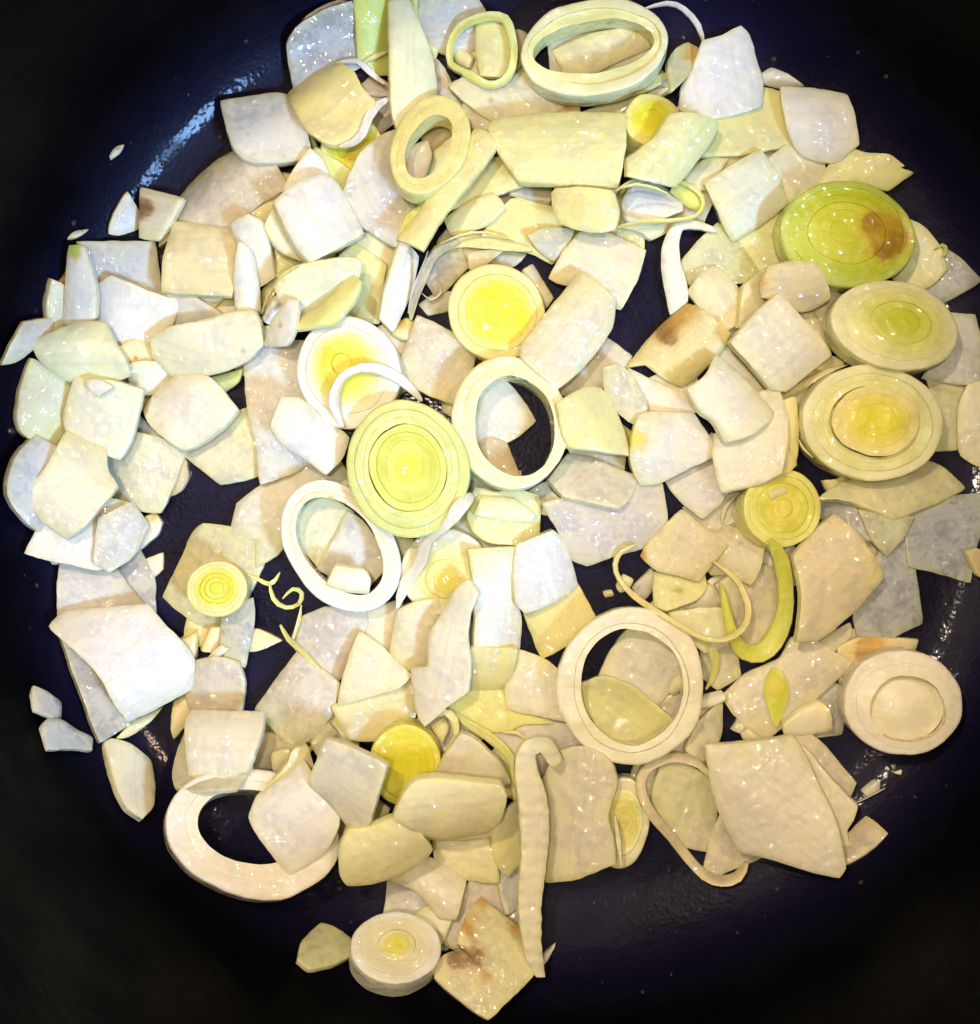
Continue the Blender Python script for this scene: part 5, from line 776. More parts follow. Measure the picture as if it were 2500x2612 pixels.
('T','leek_strand','cream strand curving down left of the smooth yellow disc','leek',[0.81,0.77,0.57,0.42],[-15.2,60.3,2.3],1.8,0,[-48,-117,3,25,-46,-91,1,25,-40,-59,0,25,-30,-33,2,25,-16,-7,8,25,-7,12,13,25,3,32,18,25,16,49,20,25,35,62,21,25,58,73,22,25,74,80,22,25],0),
('S','onion_piece','wet translucent onion bit left of the pinkish square above centre','onion',[0.82,0.77,0.57,0.42],1,[15.2,68.1,3.3],[0.091,0.991,0.101,-0.987,0.076,0.142,0.133,-0.113,0.985],1.364,1.09,[-28,31,-50,-13,-9,-44,40,-58,38,19,10,65],[],0),
('S','onion_piece','small striated white onion bit below the large rectangle','onion',[0.8,0.78,0.74,0.42],0,[10.9,79.8,3.4],[-0.138,-0.902,0.409,0.986,-0.164,-0.03,0.094,0.399,0.912],1.24,1.1,[16,-62,22,-21,22,44,-9,53,-35,15,-16,-29],[],0),
('S','onion_piece','white oval onion piece circled by a thin green strand','onion',[0.9,0.9,0.87,0.27],0,[40.2,77.0,1.6],[0.539,0.822,-0.185,-0.842,0.536,-0.071,0.04,0.194,0.98],1.8599999999999999,2.03,[-66,38,-63,-1,-27,-44,32,-80,66,-60,67,14,25,67,-33,66],[],0),
('S','leek_piece','crumpled yellow green leek film at the right of the white oval piece','leek',[0.8,0.78,0.18,0.15],0,[50.0,79.4,2.9],[0.576,0.811,0.101,-0.814,0.581,-0.023,-0.077,-0.069,0.995],1.116,1.29,[-16,48,-18,12,-23,-18,-8,-49,21,-39,22,-1,22,46],[],0),
('R','leek_slice','smooth yellow leek disc with cream rim above centre','leek',[[0.88,0.8,0.35,0.24],[0.85,0.8,0.27,0.14],[0.82,0.78,0.03,0.0],[0.82,0.78,0.03,0.0],[0.82,0.78,0.03,0.0]],[1,0.8,0.66,0.5,0.3,0],[1.6,49.7,0.1],[-0.574,-0.819,0.011,0.819,-0.574,-0.004,0.01,0.007,1.0],8,0,[0,124,26,121,52,112,74,97,93,78,107,54,116,28,119,0,116,-28,107,-54,93,-77,74,-97,52,-112,26,-121,0,-124,-26,-121,-52,-112,-74,-97,-93,-78,-107,-54,-116,-28,-119,0,-116,28,-107,54,-93,77,-74,97,-52,112,-26,121],[-9,5],[],0,0,0,1),
('S','onion_piece','pinkish white onion square bordering the bare pan patch above centre','onion',[0.91,0.82,0.59,0.28],0,[26.8,61.3,1.4],[0.427,0.893,0.145,-0.904,0.427,0.032,-0.034,-0.145,0.989],2.17,1.35,[-70,102,-72,63,-43,-4,-67,-50,-63,-101,26,-107,102,-94,101,15,71,80,15,96],[],0),
('R','leek_slice','leek slice with bright yellow core and white outer skin left of centre','leek',[[0.9,0.9,0.87,0.27],[0.9,0.86,0.69,0.27],[0.8,0.81,0.17,0.11],[0.82,0.78,0.03,0.0],[0.82,0.78,0.03,0.0]],[1,0.8,0.64,0.42,0.2,0],[-34.7,34.7,1.6],[0.259,-0.966,-0.012,0.965,0.259,0.044,-0.04,-0.024,0.999],10,0,[1,127,32,124,61,114,87,99,109,79,126,55,136,28,139,0,136,-28,125,-55,109,-79,86,-100,60,-115,30,-124,-1,-127,-32,-124,-61,-114,-88,-99,-109,-79,-126,-55,-136,-28,-139,0,-136,29,-125,55,-108,79,-86,99,-60,114,-30,124],[-30,-12],[],0,0,0,0),
('S','onion_piece','wet yellow onion fragment with orange tip beside the big oval ring','onion',[0.81,0.75,0.44,0.36],1,[48.1,112.4,3.6],[-0.931,-0.056,0.361,0.127,-0.976,0.176,0.342,0.21,0.916],1.55,0.93,[48,81,13,52,-44,3,-68,-38,-20,-58,23,-39,46,-1],[(-1.8,-2.7,2.8,(0.7,0.4,0.07))],0),
('S','onion_piece','large white onion square at the upper right, pointed top corner','onion',[0.88,0.88,0.86,0.27],0,[58.0,109.5,2.2],[0.973,0.223,0.057,-0.225,0.974,0.018,-0.052,-0.03,0.998],2.79,1.76,[-70,21,-101,2,-119,-53,-90,-80,-40,-104,14,-106,84,-98,105,-40,99,16,99,87,80,114,25,97,-27,98,-59,44],[],0),
('S','onion_piece','pale green onion wedge above the charred green slice','onion',[0.85,0.86,0.42,0.24],0,[95.2,86.4,3.0],[0.587,-0.809,-0.017,0.792,0.57,0.221,-0.169,-0.143,0.975],2.48,2.03,[-17,-108,17,-37,76,11,77,89,43,64,50,79,-1,64,-35,19,-86,-11,-75,-52,-48,-118],[],0),
('S','leek_piece','white curved leek strand hooking over the bare pan patch','leek',[0.9,0.9,0.87,0.27],0,[49.1,65.6,1.4],[0.976,-0.177,0.125,0.174,0.984,0.038,-0.129,-0.015,0.991],1.8599999999999999,0.59,[-37,-82,-5,-163,35,-120,23,-70,1,-36,-18,28,-12,58,21,63,77,62,64,78,-4,87,-36,73,-53,36,-57,-14],[],0),
('S','onion_piece','cream onion bit between charred slice and thick white square','onion',[0.9,0.84,0.51,0.27],0,[85.4,51.3,-0.8],[0.948,-0.316,0.03,0.316,0.949,0.005,-0.03,0.005,1.0],1.8599999999999999,1.11,[-28,-20,12,-49,36,-22,36,52,-10,50,-45,-11],[],0),
('S','onion_piece','yellow onion piece with a burnt brown streak right of centre','onion',[0.85,0.74,0.36,0.28],0,[48.2,40.7,-0.1],[0.636,-0.768,0.074,0.763,0.64,0.094,-0.119,-0.003,0.993],2.48,2.97,[-28,-87,18,-80,76,-55,82,-30,77,23,72,82,51,129,-53,110,-85,91,-81,2,-73,-53,-55,-132],[(-6.1,0.2,2.8,(0.26,0.11,0.02)),(-3.5,0.1,2.0,(0.26,0.11,0.02)),(-7.4,6.2,5.6,(0.7,0.4,0.07))],0),
('S','onion_piece','white onion square with a small green fleck at left','onion',[0.87,0.89,0.69,0.25],0,[-96.6,25.0,7.8],[0.967,-0.249,-0.053,0.254,0.953,0.166,0.009,-0.174,0.985],2.79,1.35,[-86,20,-90,-36,-71,-74,-1,-92,74,-104,89,-61,92,22,90,84,21,89,-36,80,-83,73],[(5.5,-1.8,0.9,(0.42,0.55,0.03)),(-9.6,-2.7,2.0,(0.42,0.55,0.03))],0),
('S','onion_piece','white diamond of onion with yellowish edges, left of centre','onion',[0.91,0.89,0.75,0.27],0,[-75.9,25.2,3.8],[-0.668,0.732,-0.133,-0.74,-0.673,0.009,-0.083,0.105,0.991],2.48,2.03,[56,91,13,93,-29,86,-78,70,-93,10,-97,-57,-89,-99,-26,-105,21,-103,67,-70,89,-38,89,42,78,80],[(7.5,7.9,1.6,(0.7,0.4,0.07))],0),
('S','onion_piece','large pale green white onion piece below the green flecked square','onion',[0.86,0.88,0.68,0.25],0,[-103.1,6.8,10.4],[-0.547,-0.806,0.226,0.826,-0.563,-0.011,0.136,0.181,0.974],2.48,2.03,[-47,-81,5,-73,63,-73,100,-66,123,-3,123,68,76,92,10,94,-55,100,-73,48,-117,16,-110,-32,-97,-90],[],0),
('S','onion_piece','large bent white onion piece at the lower left','onion',[0.9,0.86,0.8,0.27],0,[-92.4,-36.0,4.8],[0.527,-0.847,-0.062,0.801,0.52,-0.296,0.283,0.106,0.953],2.79,6.08,[-114,-108,-53,-89,15,-79,92,-85,148,-81,161,11,168,95,105,141,35,134,-11,120,-75,116,-136,6,-175,-66,-159,-115],[],0),
('T','leek_strand','short yellow strand below the tiny coil','leek',[0.88,0.8,0.35,0.24],[-48.8,-28.3,1.8],1.8,0,[10,47,0,13,7,25,0,13,1,-3,0,13,-6,-26,0,13,-12,-43,0,13],0),
('T','leek_strand','yellow green strand on the pinkish grey square at lower left','leek',[0.82,0.81,0.26,0.22],[-48.6,-33.9,1.4],1.8,0,[-46,53,0,19,-37,37,4,19,-24,17,10,19,-6,2,15,19,14,-14,20,19,39,-38,23,19,60,-58,24,19],0),
('R','leek_ring','tilted oval leek ring with a brown streak along its rim','leek',[[0.9,0.9,0.87,0.27],[0.9,0.86,0.69,0.27],[0.9,0.86,0.69,0.27]],[1,0.62,0.3,0],[-37.5,-8.5,1.5],[-0.787,-0.616,0.016,0.615,-0.787,-0.052,0.045,-0.031,0.999],8,0,[1,180,30,176,57,162,82,141,102,112,117,78,126,40,129,0,126,-40,116,-78,101,-112,80,-141,55,-162,28,-175,-1,-180,-30,-176,-57,-162,-81,-141,-102,-112,-117,-78,-126,-40,-130,0,-126,40,-116,78,-101,112,-80,141,-56,163,-28,176],[0,132,19,129,38,119,55,102,69,81,79,55,86,26,88,-5,86,-35,79,-64,69,-90,55,-112,38,-128,19,-139,0,-142,-20,-139,-38,-128,-55,-112,-69,-90,-79,-64,-86,-35,-88,-5,-86,26,-79,55,-69,81,-55,103,-38,119,-20,129],[(-5.8,-10.9,0.9,(0.7,0.4,0.07)),(-7.1,-8.2,0.8,(0.26,0.11,0.02)),(-7.8,-4.0,0.9,(0.26,0.11,0.02)),(-8.0,-0.5,0.7,(0.7,0.4,0.07))],0,0,0,0),
('R','leek_ring','large deep cream leek ring at the centre of the pan','leek',[[0.86,0.86,0.56,0.25],[0.88,0.84,0.52,0.25]],[1,0.45,0],[4.4,21.4,1.3],[0.211,-0.976,0.056,0.977,0.208,-0.053,0.04,0.066,0.997],11,0,[0,144,37,140,72,129,104,112,130,89,150,61,162,31,166,-1,162,-33,150,-63,130,-90,104,-112,72,-129,37,-140,1,-143,-36,-140,-71,-129,-103,-112,-130,-89,-150,-62,-162,-31,-166,1,-162,33,-150,63,-130,90,-104,113,-72,130,-37,140],[11,109,39,106,66,99,89,87,109,71,124,52,133,31,136,9,133,-13,124,-34,109,-52,89,-68,66,-80,39,-87,11,-89,-17,-87,-43,-79,-67,-67,-87,-52,-101,-33,-111,-12,-114,10,-111,32,-101,53,-87,72,-67,87,-43,99,-17,106],[],0,0,0,0),
('S','onion_piece','cream onion layer peeking below the folded yellow wedge','onion',[0.89,0.81,0.59,0.28],0,[27.6,13.5,-0.7],[-0.242,-0.97,-0.023,0.97,-0.243,0.015,-0.02,-0.019,1.0],1.24,1.11,[22,-61,22,28,35,75,-34,65,-26,-15,-19,-92],[],0),
('S','leek_piece','strong yellow bit beside the folded yellow wedge','leek',[0.85,0.79,0.12,0.11],0,[35.1,17.8,-0.5],[0.655,0.756,0.011,-0.756,0.654,0.026,0.013,-0.025,1.0],1.116,0.85,[-21,3,-32,-37,27,-17,26,51],[],0),
('S','onion_piece','pale wet onion piece lower right of the central ring','onion',[0.84,0.77,0.6,0.38],1,[26.9,6.4,3.7],[-0.828,0.53,-0.185,-0.558,-0.744,0.366,0.056,0.407,0.912],1.8599999999999999,0.88,[49,84,-18,59,-83,30,-92,-10,-77,-79,-36,-66,39,-55,108,-29,109,65],[],0),
('S','leek_piece','upper flap on the layered pale green piece under the central ring','leek',[0.85,0.85,0.56,0.25],0,[4.0,0.2,5.3],[0.063,0.998,-0.019,-0.977,0.065,0.203,0.204,0.005,0.979],1.116,1.19,[-28,6,-24,-68,-1,-74,35,-19,35,66,-16,88],[],0),
('S','onion_piece','tall cream onion sheet below centre','onion',[0.91,0.88,0.7,0.27],0,[2.4,-21.8,3.9],[0.921,-0.028,-0.388,0.086,0.987,0.132,0.38,-0.156,0.912],1.488,1.2,[-85,49,-71,-46,-70,-125,11,-143,61,-131,58,-39,32,-2,41,74,106,94,20,141,-104,127],[],0),
('S','onion_piece','cream onion triangle above the bright yellow slice','onion',[0.91,0.83,0.6,0.28],0,[-30.4,-40.2,2.4],[0.685,0.723,-0.085,-0.728,0.683,-0.058,0.017,0.102,0.995],2.17,1.35,[-38,-51,17,-87,67,-89,67,32,58,89,17,75,-62,36,-125,-4],[],0),
('S','onion_piece','cream onion piece left of the big lower ring','onion',[0.89,0.86,0.68,0.27],0,[11.8,-44.1,-0.1],[0.994,0.103,-0.032,-0.104,0.992,-0.065,0.025,0.068,0.997],2.17,1.62,[-64,49,-85,-3,-85,-55,11,-81,94,-113,94,-4,55,39,25,69,-46,100],[],0),
('S','onion_piece','beige translucent onion piece right of the veined square','onion',[0.79,0.71,0.5,0.4],0,[61.5,-11.3,3.4],[-0.466,-0.884,-0.045,0.84,-0.458,0.292,-0.279,0.098,0.955],1.8599999999999999,1.22,[-5,-39,58,-47,70,-25,45,11,45,79,-2,81,-56,64,-72,0,-66,-48,-17,-77],[],0),
('R','leek_slice','small yellow green leek slice at the top of the hooked strand','leek',[[0.82,0.81,0.26,0.22],[0.8,0.81,0.17,0.11],[0.71,0.72,0.08,0.07],[0.84,0.78,0.12,0.11],[0.84,0.78,0.12,0.11]],[1,0.84,0.66,0.46,0.24,0],[71.2,-0.4,1.9],[0.033,-0.984,0.175,0.983,0.0,-0.183,0.18,0.178,0.967],8,0,[0,102,22,97,43,88,62,75,77,58,89,37,96,16,98,-7,96,-29,89,-50,77,-68,61,-83,43,-94,22,-100,0,-101,-22,-97,-43,-88,-61,-75,-77,-58,-89,-38,-96,-16,-99,7,-97,29,-89,50,-77,69,-62,84,-43,95,-22,101],[2,4],[],0,0,0,1),
('S','onion_piece','olive translucent onion crescent at the right','onion',[0.81,0.8,0.49,0.36],0,[99.9,4.4,2.4],[0.293,-0.876,0.384,0.956,0.256,-0.144,0.028,0.409,0.912],1.8599999999999999,2.03,[-5,-126,35,-70,79,-13,67,121,52,197,-40,145,-61,93,-56,-37,-50,-121,-21,-189],[],0),
('S','leek_piece','yellow edge strip at the right of the cream square','leek',[0.88,0.81,0.35,0.24],0,[74.7,19.3,6.5],[-0.999,-0.013,-0.051,0.016,-0.998,-0.065,-0.05,-0.065,0.997],1.8599999999999999,1.05,[20,11,19,109,-19,76,-27,-10,-16,-99,23,-86],[],0),
('S','onion_piece','white onion bit under the burnt brown streaked piece','onion',[0.88,0.83,0.67,0.27],0,[43.4,29.2,1.4],[0.141,-0.99,0.005,0.989,0.141,0.043,-0.044,-0.001,0.999],2.17,0.8,[12,-49,55,-32,55,88,-4,66,-29,5,-89,-77],[],0),
('S','onion_piece','mottled yellowish onion leaf inside the lower half of the big round ring','onion',[0.78,0.77,0.38,0.34],0,[32.7,-50.3,2.6],[0.635,0.76,0.138,-0.77,0.636,0.039,-0.058,-0.131,0.99],1.24,-1.35,[-56,62,-65,12,-64,-51,-25,-104,31,-135,74,-138,74,26,47,89,8,113,-24,126],[],0),
('T','leek_strand','yellow green strand hugging the outside of the big round ring','leek',[0.82,0.81,0.26,0.22],[54.9,-37.5,1.5],1.8,0,[-42,65,58,20,-23,57,56,20,-2,44,50,20,11,26,42,20,18,5,31,20,19,-19,20,20,15,-42,10,20,6,-61,3,20,-2,-75,0,20],0),
('S','onion_piece','small white chip at the right of the big round ring','onion',[0.93,0.93,0.9,0.27],0,[56.2,-48.1,2.2],[0.202,-0.89,0.408,0.969,0.242,0.048,-0.141,0.385,0.912],1.8599999999999999,0.81,[17,-37,17,10,9,38,-21,31,-21,-15,-1,-29],[],0),
('S','onion_piece','inner layer of the fan-shaped onion, peach coloured stepped edge','onion',[0.9,0.84,0.68,0.27],0,[85.8,-72.1,4.2],[-0.955,-0.109,-0.276,0.132,-0.989,-0.064,-0.266,-0.097,0.959],2.48,0.74,[70,-2,19,111,-37,120,-33,78,-62,43,-68,19,2,-73,37,-134,72,-161],[],0),
('T','leek_strand','large looping tan strand left of the fan-shaped wedge','leek',[0.81,0.7,0.43,0.31],[48.8,-76.3,1.6],4.5,0,[65,98,32,26,54,113,34,26,38,130,37,26,18,141,39,26,-3,148,39,26,-24,150,36,26,-44,147,31,26,-66,139,27,26,-85,128,26,26,-100,115,28,26,-110,98,35,26,-112,77,43,26,-108,54,50,26,-98,32,52,26,-83,7,49,26,-68,-12,42,26,-50,-33,31,26,-32,-54,20,26,-17,-74,9,26,-2,-93,2,26,12,-111,0,26,33,-135,1,26,53,-154,5,26,74,-165,9,26,94,-168,12,26,116,-165,13,26,136,-156,14,26,150,-137,15,26,158,-120,15,26],0),
('T','leek_strand','yellow green strand sloping to the long ridged strand','leek',[0.82,0.81,0.26,0.22],[1.2,-61.1,3.1],1.8,0,[-111,108,3,26,-93,95,3,26,-69,77,3,26,-42,61,3,26,-16,45,3,26,7,27,4,26,26,9,5,26,39,-8,7,26,47,-28,7,26,52,-60,7,26,53,-91,5,26,54,-112,2,26,53,-124,0,26],0),
('T','leek_strand','short yellow strand touching the hook of the long ridged strand','leek',[0.88,0.8,0.35,0.24],[6.4,-56.1,3.0],1.8,0,[-31,5,3,13,-16,6,3,13,3,5,2,13,17,-4,1,13,27,-12,0,13],0),
('T','leek_strand','pale green half ring above right of the bright yellow slice','leek',[0.83,0.84,0.41,0.24],[-11.0,-53.7,4.2],4,0,[-46,12,0,20,-28,25,1,20,-6,36,3,20,9,31,5,20,20,18,7,20,25,-2,10,20,24,-23,15,20,9,-41,24,20,-7,-54,30,20],0),
('S','onion_piece','cream onion triangle right of the bright yellow slice','onion',[0.9,0.82,0.59,0.28],0,[-4.2,-62.0,7.8],[-0.901,0.405,0.155,-0.432,-0.865,-0.256,0.03,-0.298,0.954],2.17,1.35,[22,74,-47,48,-112,11,-82,-21,-36,-44,36,-72,67,-68,77,-11,76,84],[],0),
('S','onion_piece','tan onion edge under the wide boat-like piece','onion',[0.83,0.72,0.44,0.31],0,[-7.3,-80.9,4.3],[0.225,0.889,-0.398,-0.974,0.202,-0.1,-0.008,0.41,0.912],1.24,1.3,[-38,74,-23,-6,3,-82,30,-79,26,-48,2,22,0,119],[],0),
('S','onion_piece','white curled onion strip above the lowest leek slice','onion',[0.89,0.83,0.67,0.27],0,[-14.3,-94.7,3.7],[-0.584,-0.807,0.086,0.806,-0.564,0.179,-0.096,0.174,0.98],1.736,2.16,[35,-46,31,2,54,59,25,98,-13,84,-64,61,-68,2,-55,-57,1,-91,54,-112],[],0),
('S','onion_piece','white onion square with flat top above the lower left ring','onion',[0.9,0.84,0.68,0.27],0,[-65.6,-57.5,10.6],[0.035,0.94,-0.338,-0.995,0.0,-0.104,-0.098,0.34,0.935],2.48,2.16,[-12,90,-88,76,-92,-3,-75,-66,-42,-85,21,-103,79,-98,77,4,79,87,52,99],[],0),
('S','onion_piece','white onion diamond overlapping the lower left ring','onion',[0.88,0.83,0.76,0.28],0,[-48.0,-75.5,12.7],[-0.575,0.813,-0.094,-0.816,-0.561,0.141,0.062,0.158,0.986],2.48,2.03,[45,96,-25,94,-112,88,-113,48,-112,-21,-79,-82,-40,-109,56,-98,109,-100,101,-53,102,46,68,91],[],0),
('T','leek_strand','tiny curled thread beside the mottled dark chips above centre','leek',[0.81,0.77,0.57,0.42],[-14.3,55.4,2.3],1.8,0,[-29,-2,12,7,-19,-11,10,7,-6,-18,6,7,8,-11,2,7,18,0,0,7,17,14,0,7,12,27,0,7],0),
('S','leek_piece','yellow green curled leek strip on the pale leaf-shaped piece','leek',[0.81,0.81,0.26,0.22],0,[-38.8,50.0,12.0],[0.586,-0.699,0.41,0.766,0.643,0.001,-0.265,0.314,0.912],1.488,1.22,[-15,-112,12,-75,42,-28,43,6,28,72,11,100,-46,92,-22,45,-12,-15,-41,-84],[],0),
('S','leek_piece','white stubby leek stick above the tall white slab, small brown mark','leek',[0.88,0.88,0.85,0.27],0,[-50.2,46.3,11.2],[0.914,-0.187,0.36,0.122,0.973,0.197,-0.387,-0.137,0.912],1.8599999999999999,0.87,[-56,-61,16,-50,36,-21,38,66,7,69,-41,-3],[(-0.6,-0.1,0.8,(0.7,0.4,0.07))],0),
('T','leek_strand','white curved strand lying across the pale yellow square corner','leek',[0.9,0.9,0.87,0.27],[-30.9,95.9,7.4],1.8,0,[63,75,0,23,48,65,10,23,31,51,24,23,19,33,36,23,9,15,42,23,2,-6,45,23,-6,-25,46,23,-19,-40,47,23,-34,-51,49,23,-50,-57,51,23,-62,-60,52,23],0),
('S','leek_piece','tall pale green leek tongue hanging from the top edge','leek',[0.86,0.89,0.61,0.24],0,[-20.3,110.9,6.7],[0.958,-0.021,-0.287,0.035,0.998,0.044,0.285,-0.052,0.957],1.612,2.03,[-59,58,-56,-19,-47,-127,-33,-160,3,-124,38,-91,76,-84,69,-31,58,31,29,85,6,129,-18,176,-65,158],[],0),
('T','leek_ring','small thin green leek ring near the top edge','leek',[0.71,0.76,0.28,0.16],[-1.5,115.4,2.5],4.5,1,[-54,-48,15,19,-71,-37,7,19,-84,-25,1,19,-88,-5,0,19,-86,16,4,19,-79,36,11,19,-67,54,18,19,-51,67,24,19,-31,76,28,19,-7,83,31,19,16,86,33,19,36,84,34,19,53,77,35,19,62,62,36,19,68,43,36,19,73,22,36,19,76,1,36,19,75,-23,36,19,71,-45,35,19,61,-64,33,19,47,-78,32,19,30,-85,31,19,11,-86,31,19,-5,-80,31,19,-20,-70,28,19,-37,-59,23,19],0),
('S','onion_piece','large pale yellow green onion rectangle, biggest of the upper middle','onion',[0.83,0.84,0.41,0.24],0,[16.4,89.4,9.5],[-0.011,-0.989,0.151,0.997,0.0,0.074,-0.074,0.151,0.986],2.79,2.03,[10,-146,89,-92,92,-38,97,64,104,155,3,174,-86,174,-91,75,-93,-40,-76,-157,-48,-169],[],0),
('S','leek_piece','long cream diagonal leek strip running down left from the large rectangle','leek',[0.87,0.8,0.35,0.24],0,[-10.2,78.6,12.7],[0.828,-0.538,0.16,0.556,0.824,-0.105,-0.076,0.176,0.981],1.488,1.13,[-24,65,-30,-54,-39,-175,-13,-166,37,-162,29,-74,37,53,41,161,1,180,-37,171],[],0),
('S','onion_piece','rounded cream onion square just below the large rectangle','onion',[0.88,0.81,0.35,0.24],0,[23.0,75.3,10.0],[0.981,-0.119,0.151,0.085,0.973,0.216,-0.173,-0.199,0.965],2.48,2.03,[-74,0,-59,-37,-19,-50,41,-57,90,-45,96,5,74,52,3,54,-71,45,-80,32],[],0),
('T','leek_strand','thin yellow green strand looping around the white oval piece','leek',[0.82,0.81,0.26,0.22],[43.1,77.3,4.4],2.5,0,[-124,12,95,11,-109,25,85,11,-85,43,57,11,-58,56,29,11,-29,64,11,11,4,66,2,11,36,61,0,11,64,49,2,11,88,34,3,11,101,19,3,11,105,3,2,11,101,-14,1,11,88,-28,0,11,69,-35,1,11,40,-39,4,11,19,-42,8,11,-7,-44,13,11,-34,-46,21,11,-57,-51,35,11,-93,-61,53,11,-117,-71,71,11],0),
('S','onion_piece','white onion square with rounded lower edge at the far upper right','onion',[0.89,0.89,0.86,0.27],0,[82.3,97.2,3.5],[0.058,0.991,0.12,-0.997,0.064,-0.047,-0.055,-0.117,0.992],2.79,2.7,[30,92,-27,74,-74,43,-90,-8,-90,-57,-43,-106,25,-87,81,-69,93,16,94,102],[],0),
('S','onion_piece','shiny wet pale onion piece right of the large rectangle','onion',[0.85,0.85,0.42,0.24],1,[44.3,89.5,11.1],[0.718,-0.626,-0.304,0.642,0.765,-0.061,0.271,-0.151,0.951],1.8599999999999999,2.16,[-55,-2,-62,-42,-74,-95,-48,-133,18,-93,68,-61,72,-13,66,43,63,103,44,133,-24,101,-67,60],[],0),
('S','onion_piece','pale green white onion square left of the charred green slice','onion',[0.87,0.9,0.7,0.25],0,[63.7,79.8,2.1],[0.519,-0.84,-0.161,0.854,0.518,0.048,0.043,-0.162,0.986],2.79,1.62,[-28,-74,28,-82,85,-81,85,10,76,89,2,102,-81,97,-86,10,-82,-72],[],0),
('R','leek_slice','largest green leek slice with brown char on its right side','leek',[[0.56,0.68,0.12,0.07],[0.57,0.66,0.02,0.0],[0.57,0.66,0.02,0.0],[0.7,0.72,0.03,0.0],[0.7,0.72,0.03,0.0],[0.7,0.72,0.03,0.0]],[1,0.86,0.72,0.58,0.42,0.24,0],[88.2,68.8,0.3],[-0.139,-0.99,-0.014,0.99,-0.139,-0.022,0.019,-0.017,1.0],11,2.5,[-1,169,28,165,56,152,81,132,102,106,118,74,128,38,131,0,128,-37,118,-73,103,-105,82,-132,58,-152,30,-164,1,-169,-28,-165,-56,-152,-81,-132,-102,-106,-118,-74,-128,-38,-131,0,-128,37,-119,73,-103,105,-82,132,-58,152,-30,165],[-4,-12],[(-1.8,9.1,6.4,(0.62,0.36,0.04)),(-3.4,5.2,2.4,(0.26,0.11,0.02)),(-0.1,12.0,2.8,(0.26,0.11,0.02)),(2.9,9.3,2.0,(0.26,0.11,0.02))],0,0,0,0),
('S','onion_piece','cream onion sliver along the right of the thick white square','onion',[0.89,0.83,0.5,0.27],0,[82.8,46.2,-0.2],[-0.847,-0.498,-0.183,0.514,-0.857,-0.047,-0.134,-0.134,0.982],1.8599999999999999,1.18,[26,38,-4,77,-27,2,-21,-55,27,-62],[],0),
('S','onion_piece','tiny white triangle lying on the green flecked square','onion',[0.91,0.91,0.88,0.27],0,[-96.3,31.0,12.6],[0.581,-0.806,-0.113,0.814,0.572,0.102,-0.018,-0.151,0.988],1.55,0.46,[0,-23,22,-11,23,34,-14,17,-31,-17],[],0),
('S','onion_piece','white onion square resting on the tall white slab','onion',[0.91,0.91,0.88,0.27],0,[-45.6,19.5,9.6],[0.613,0.786,-0.078,-0.753,0.612,0.241,0.238,-0.089,0.967],1.984,1.62,[-64,35,-53,-30,-53,-100,3,-106,61,-89,61,22,60,75,31,110,-46,84],[],0),
('S','onion_piece','wet white onion chip at the right of the pointed sheet','onion',[0.83,0.81,0.76,0.42],1,[-93.0,-6.8,7.3],[-0.914,0.101,0.392,-0.095,-0.995,0.035,0.393,-0.005,0.919],1.24,0.76,[59,64,17,87,-42,41,-72,-44,-22,-99,59,-49],[],0),
('S','garlic_chunk','white garlic block inside the brown streaked ring','garlic',[0.89,0.81,0.66,0.15],0,[-34.7,-16.5,6.7],[0.175,0.956,0.233,-0.981,0.151,0.119,0.079,-0.25,0.965],2.79,0.65,[-32,18,-28,-49,12,-49,34,-28,34,46,-20,62],[],0),
('R','leek_slice','round green rimmed leek slice with yellow green heart at centre left','leek',[[0.71,0.76,0.28,0.16],[0.71,0.76,0.28,0.16],[0.71,0.76,0.28,0.16],[0.8,0.81,0.17,0.11],[0.68,0.74,0.12,0.07],[0.8,0.81,0.17,0.11],[0.82,0.78,0.03,0.0]],[1,0.86,0.735,0.64,0.52,0.38,0.22,0],[-20.1,10.9,3.6],[0.242,-0.97,-0.032,0.97,0.242,0.022,-0.014,-0.037,0.999],12,0,[0,149,38,145,74,134,106,116,133,93,153,64,166,33,170,0,166,-33,153,-65,133,-93,106,-117,74,-134,38,-145,0,-149,-38,-145,-74,-134,-106,-116,-133,-92,-153,-64,-166,-33,-170,0,-166,34,-153,65,-133,93,-106,116,-74,134,-38,145],[-8,8],[],3,0,0,0),
('S','onion_piece','folded yellow onion wedge right of the central ring','onion',[0.88,0.81,0.35,0.24],0,[24.0,22.3,7.2],[0.837,0.395,-0.38,-0.406,0.912,0.055,0.368,0.108,0.923],2.17,2.03,[-86,0,-84,-37,-13,-79,63,-123,83,-55,82,51,41,80,-17,85,-69,76],[],0),
('S','onion_piece','sparkling wet onion scrap right of the folded yellow wedge','onion',[0.81,0.73,0.51,0.4],1,[34.0,29.4,5.8],[0.897,0.436,0.071,-0.442,0.884,0.151,0.003,-0.167,0.986],1.24,0.6,[-48,27,-37,-39,-16,-75,26,-70,41,-50,40,35,19,82,-24,90],[],0),
('S','onion_piece','broad pinkish white onion piece right of the folded yellow wedge','onion',[0.89,0.83,0.68,0.27],0,[44.0,16.2,3.1],[0.054,0.997,0.061,-0.996,0.05,0.069,0.066,-0.065,0.996],2.79,1.76,[-74,78,-99,59,-94,13,-54,-49,-18,-118,8,-126,55,-92,93,-67,92,42,84,76,39,90,-31,94],[(1.7,7.7,3.2,(0.75,0.65,0.06))],0),
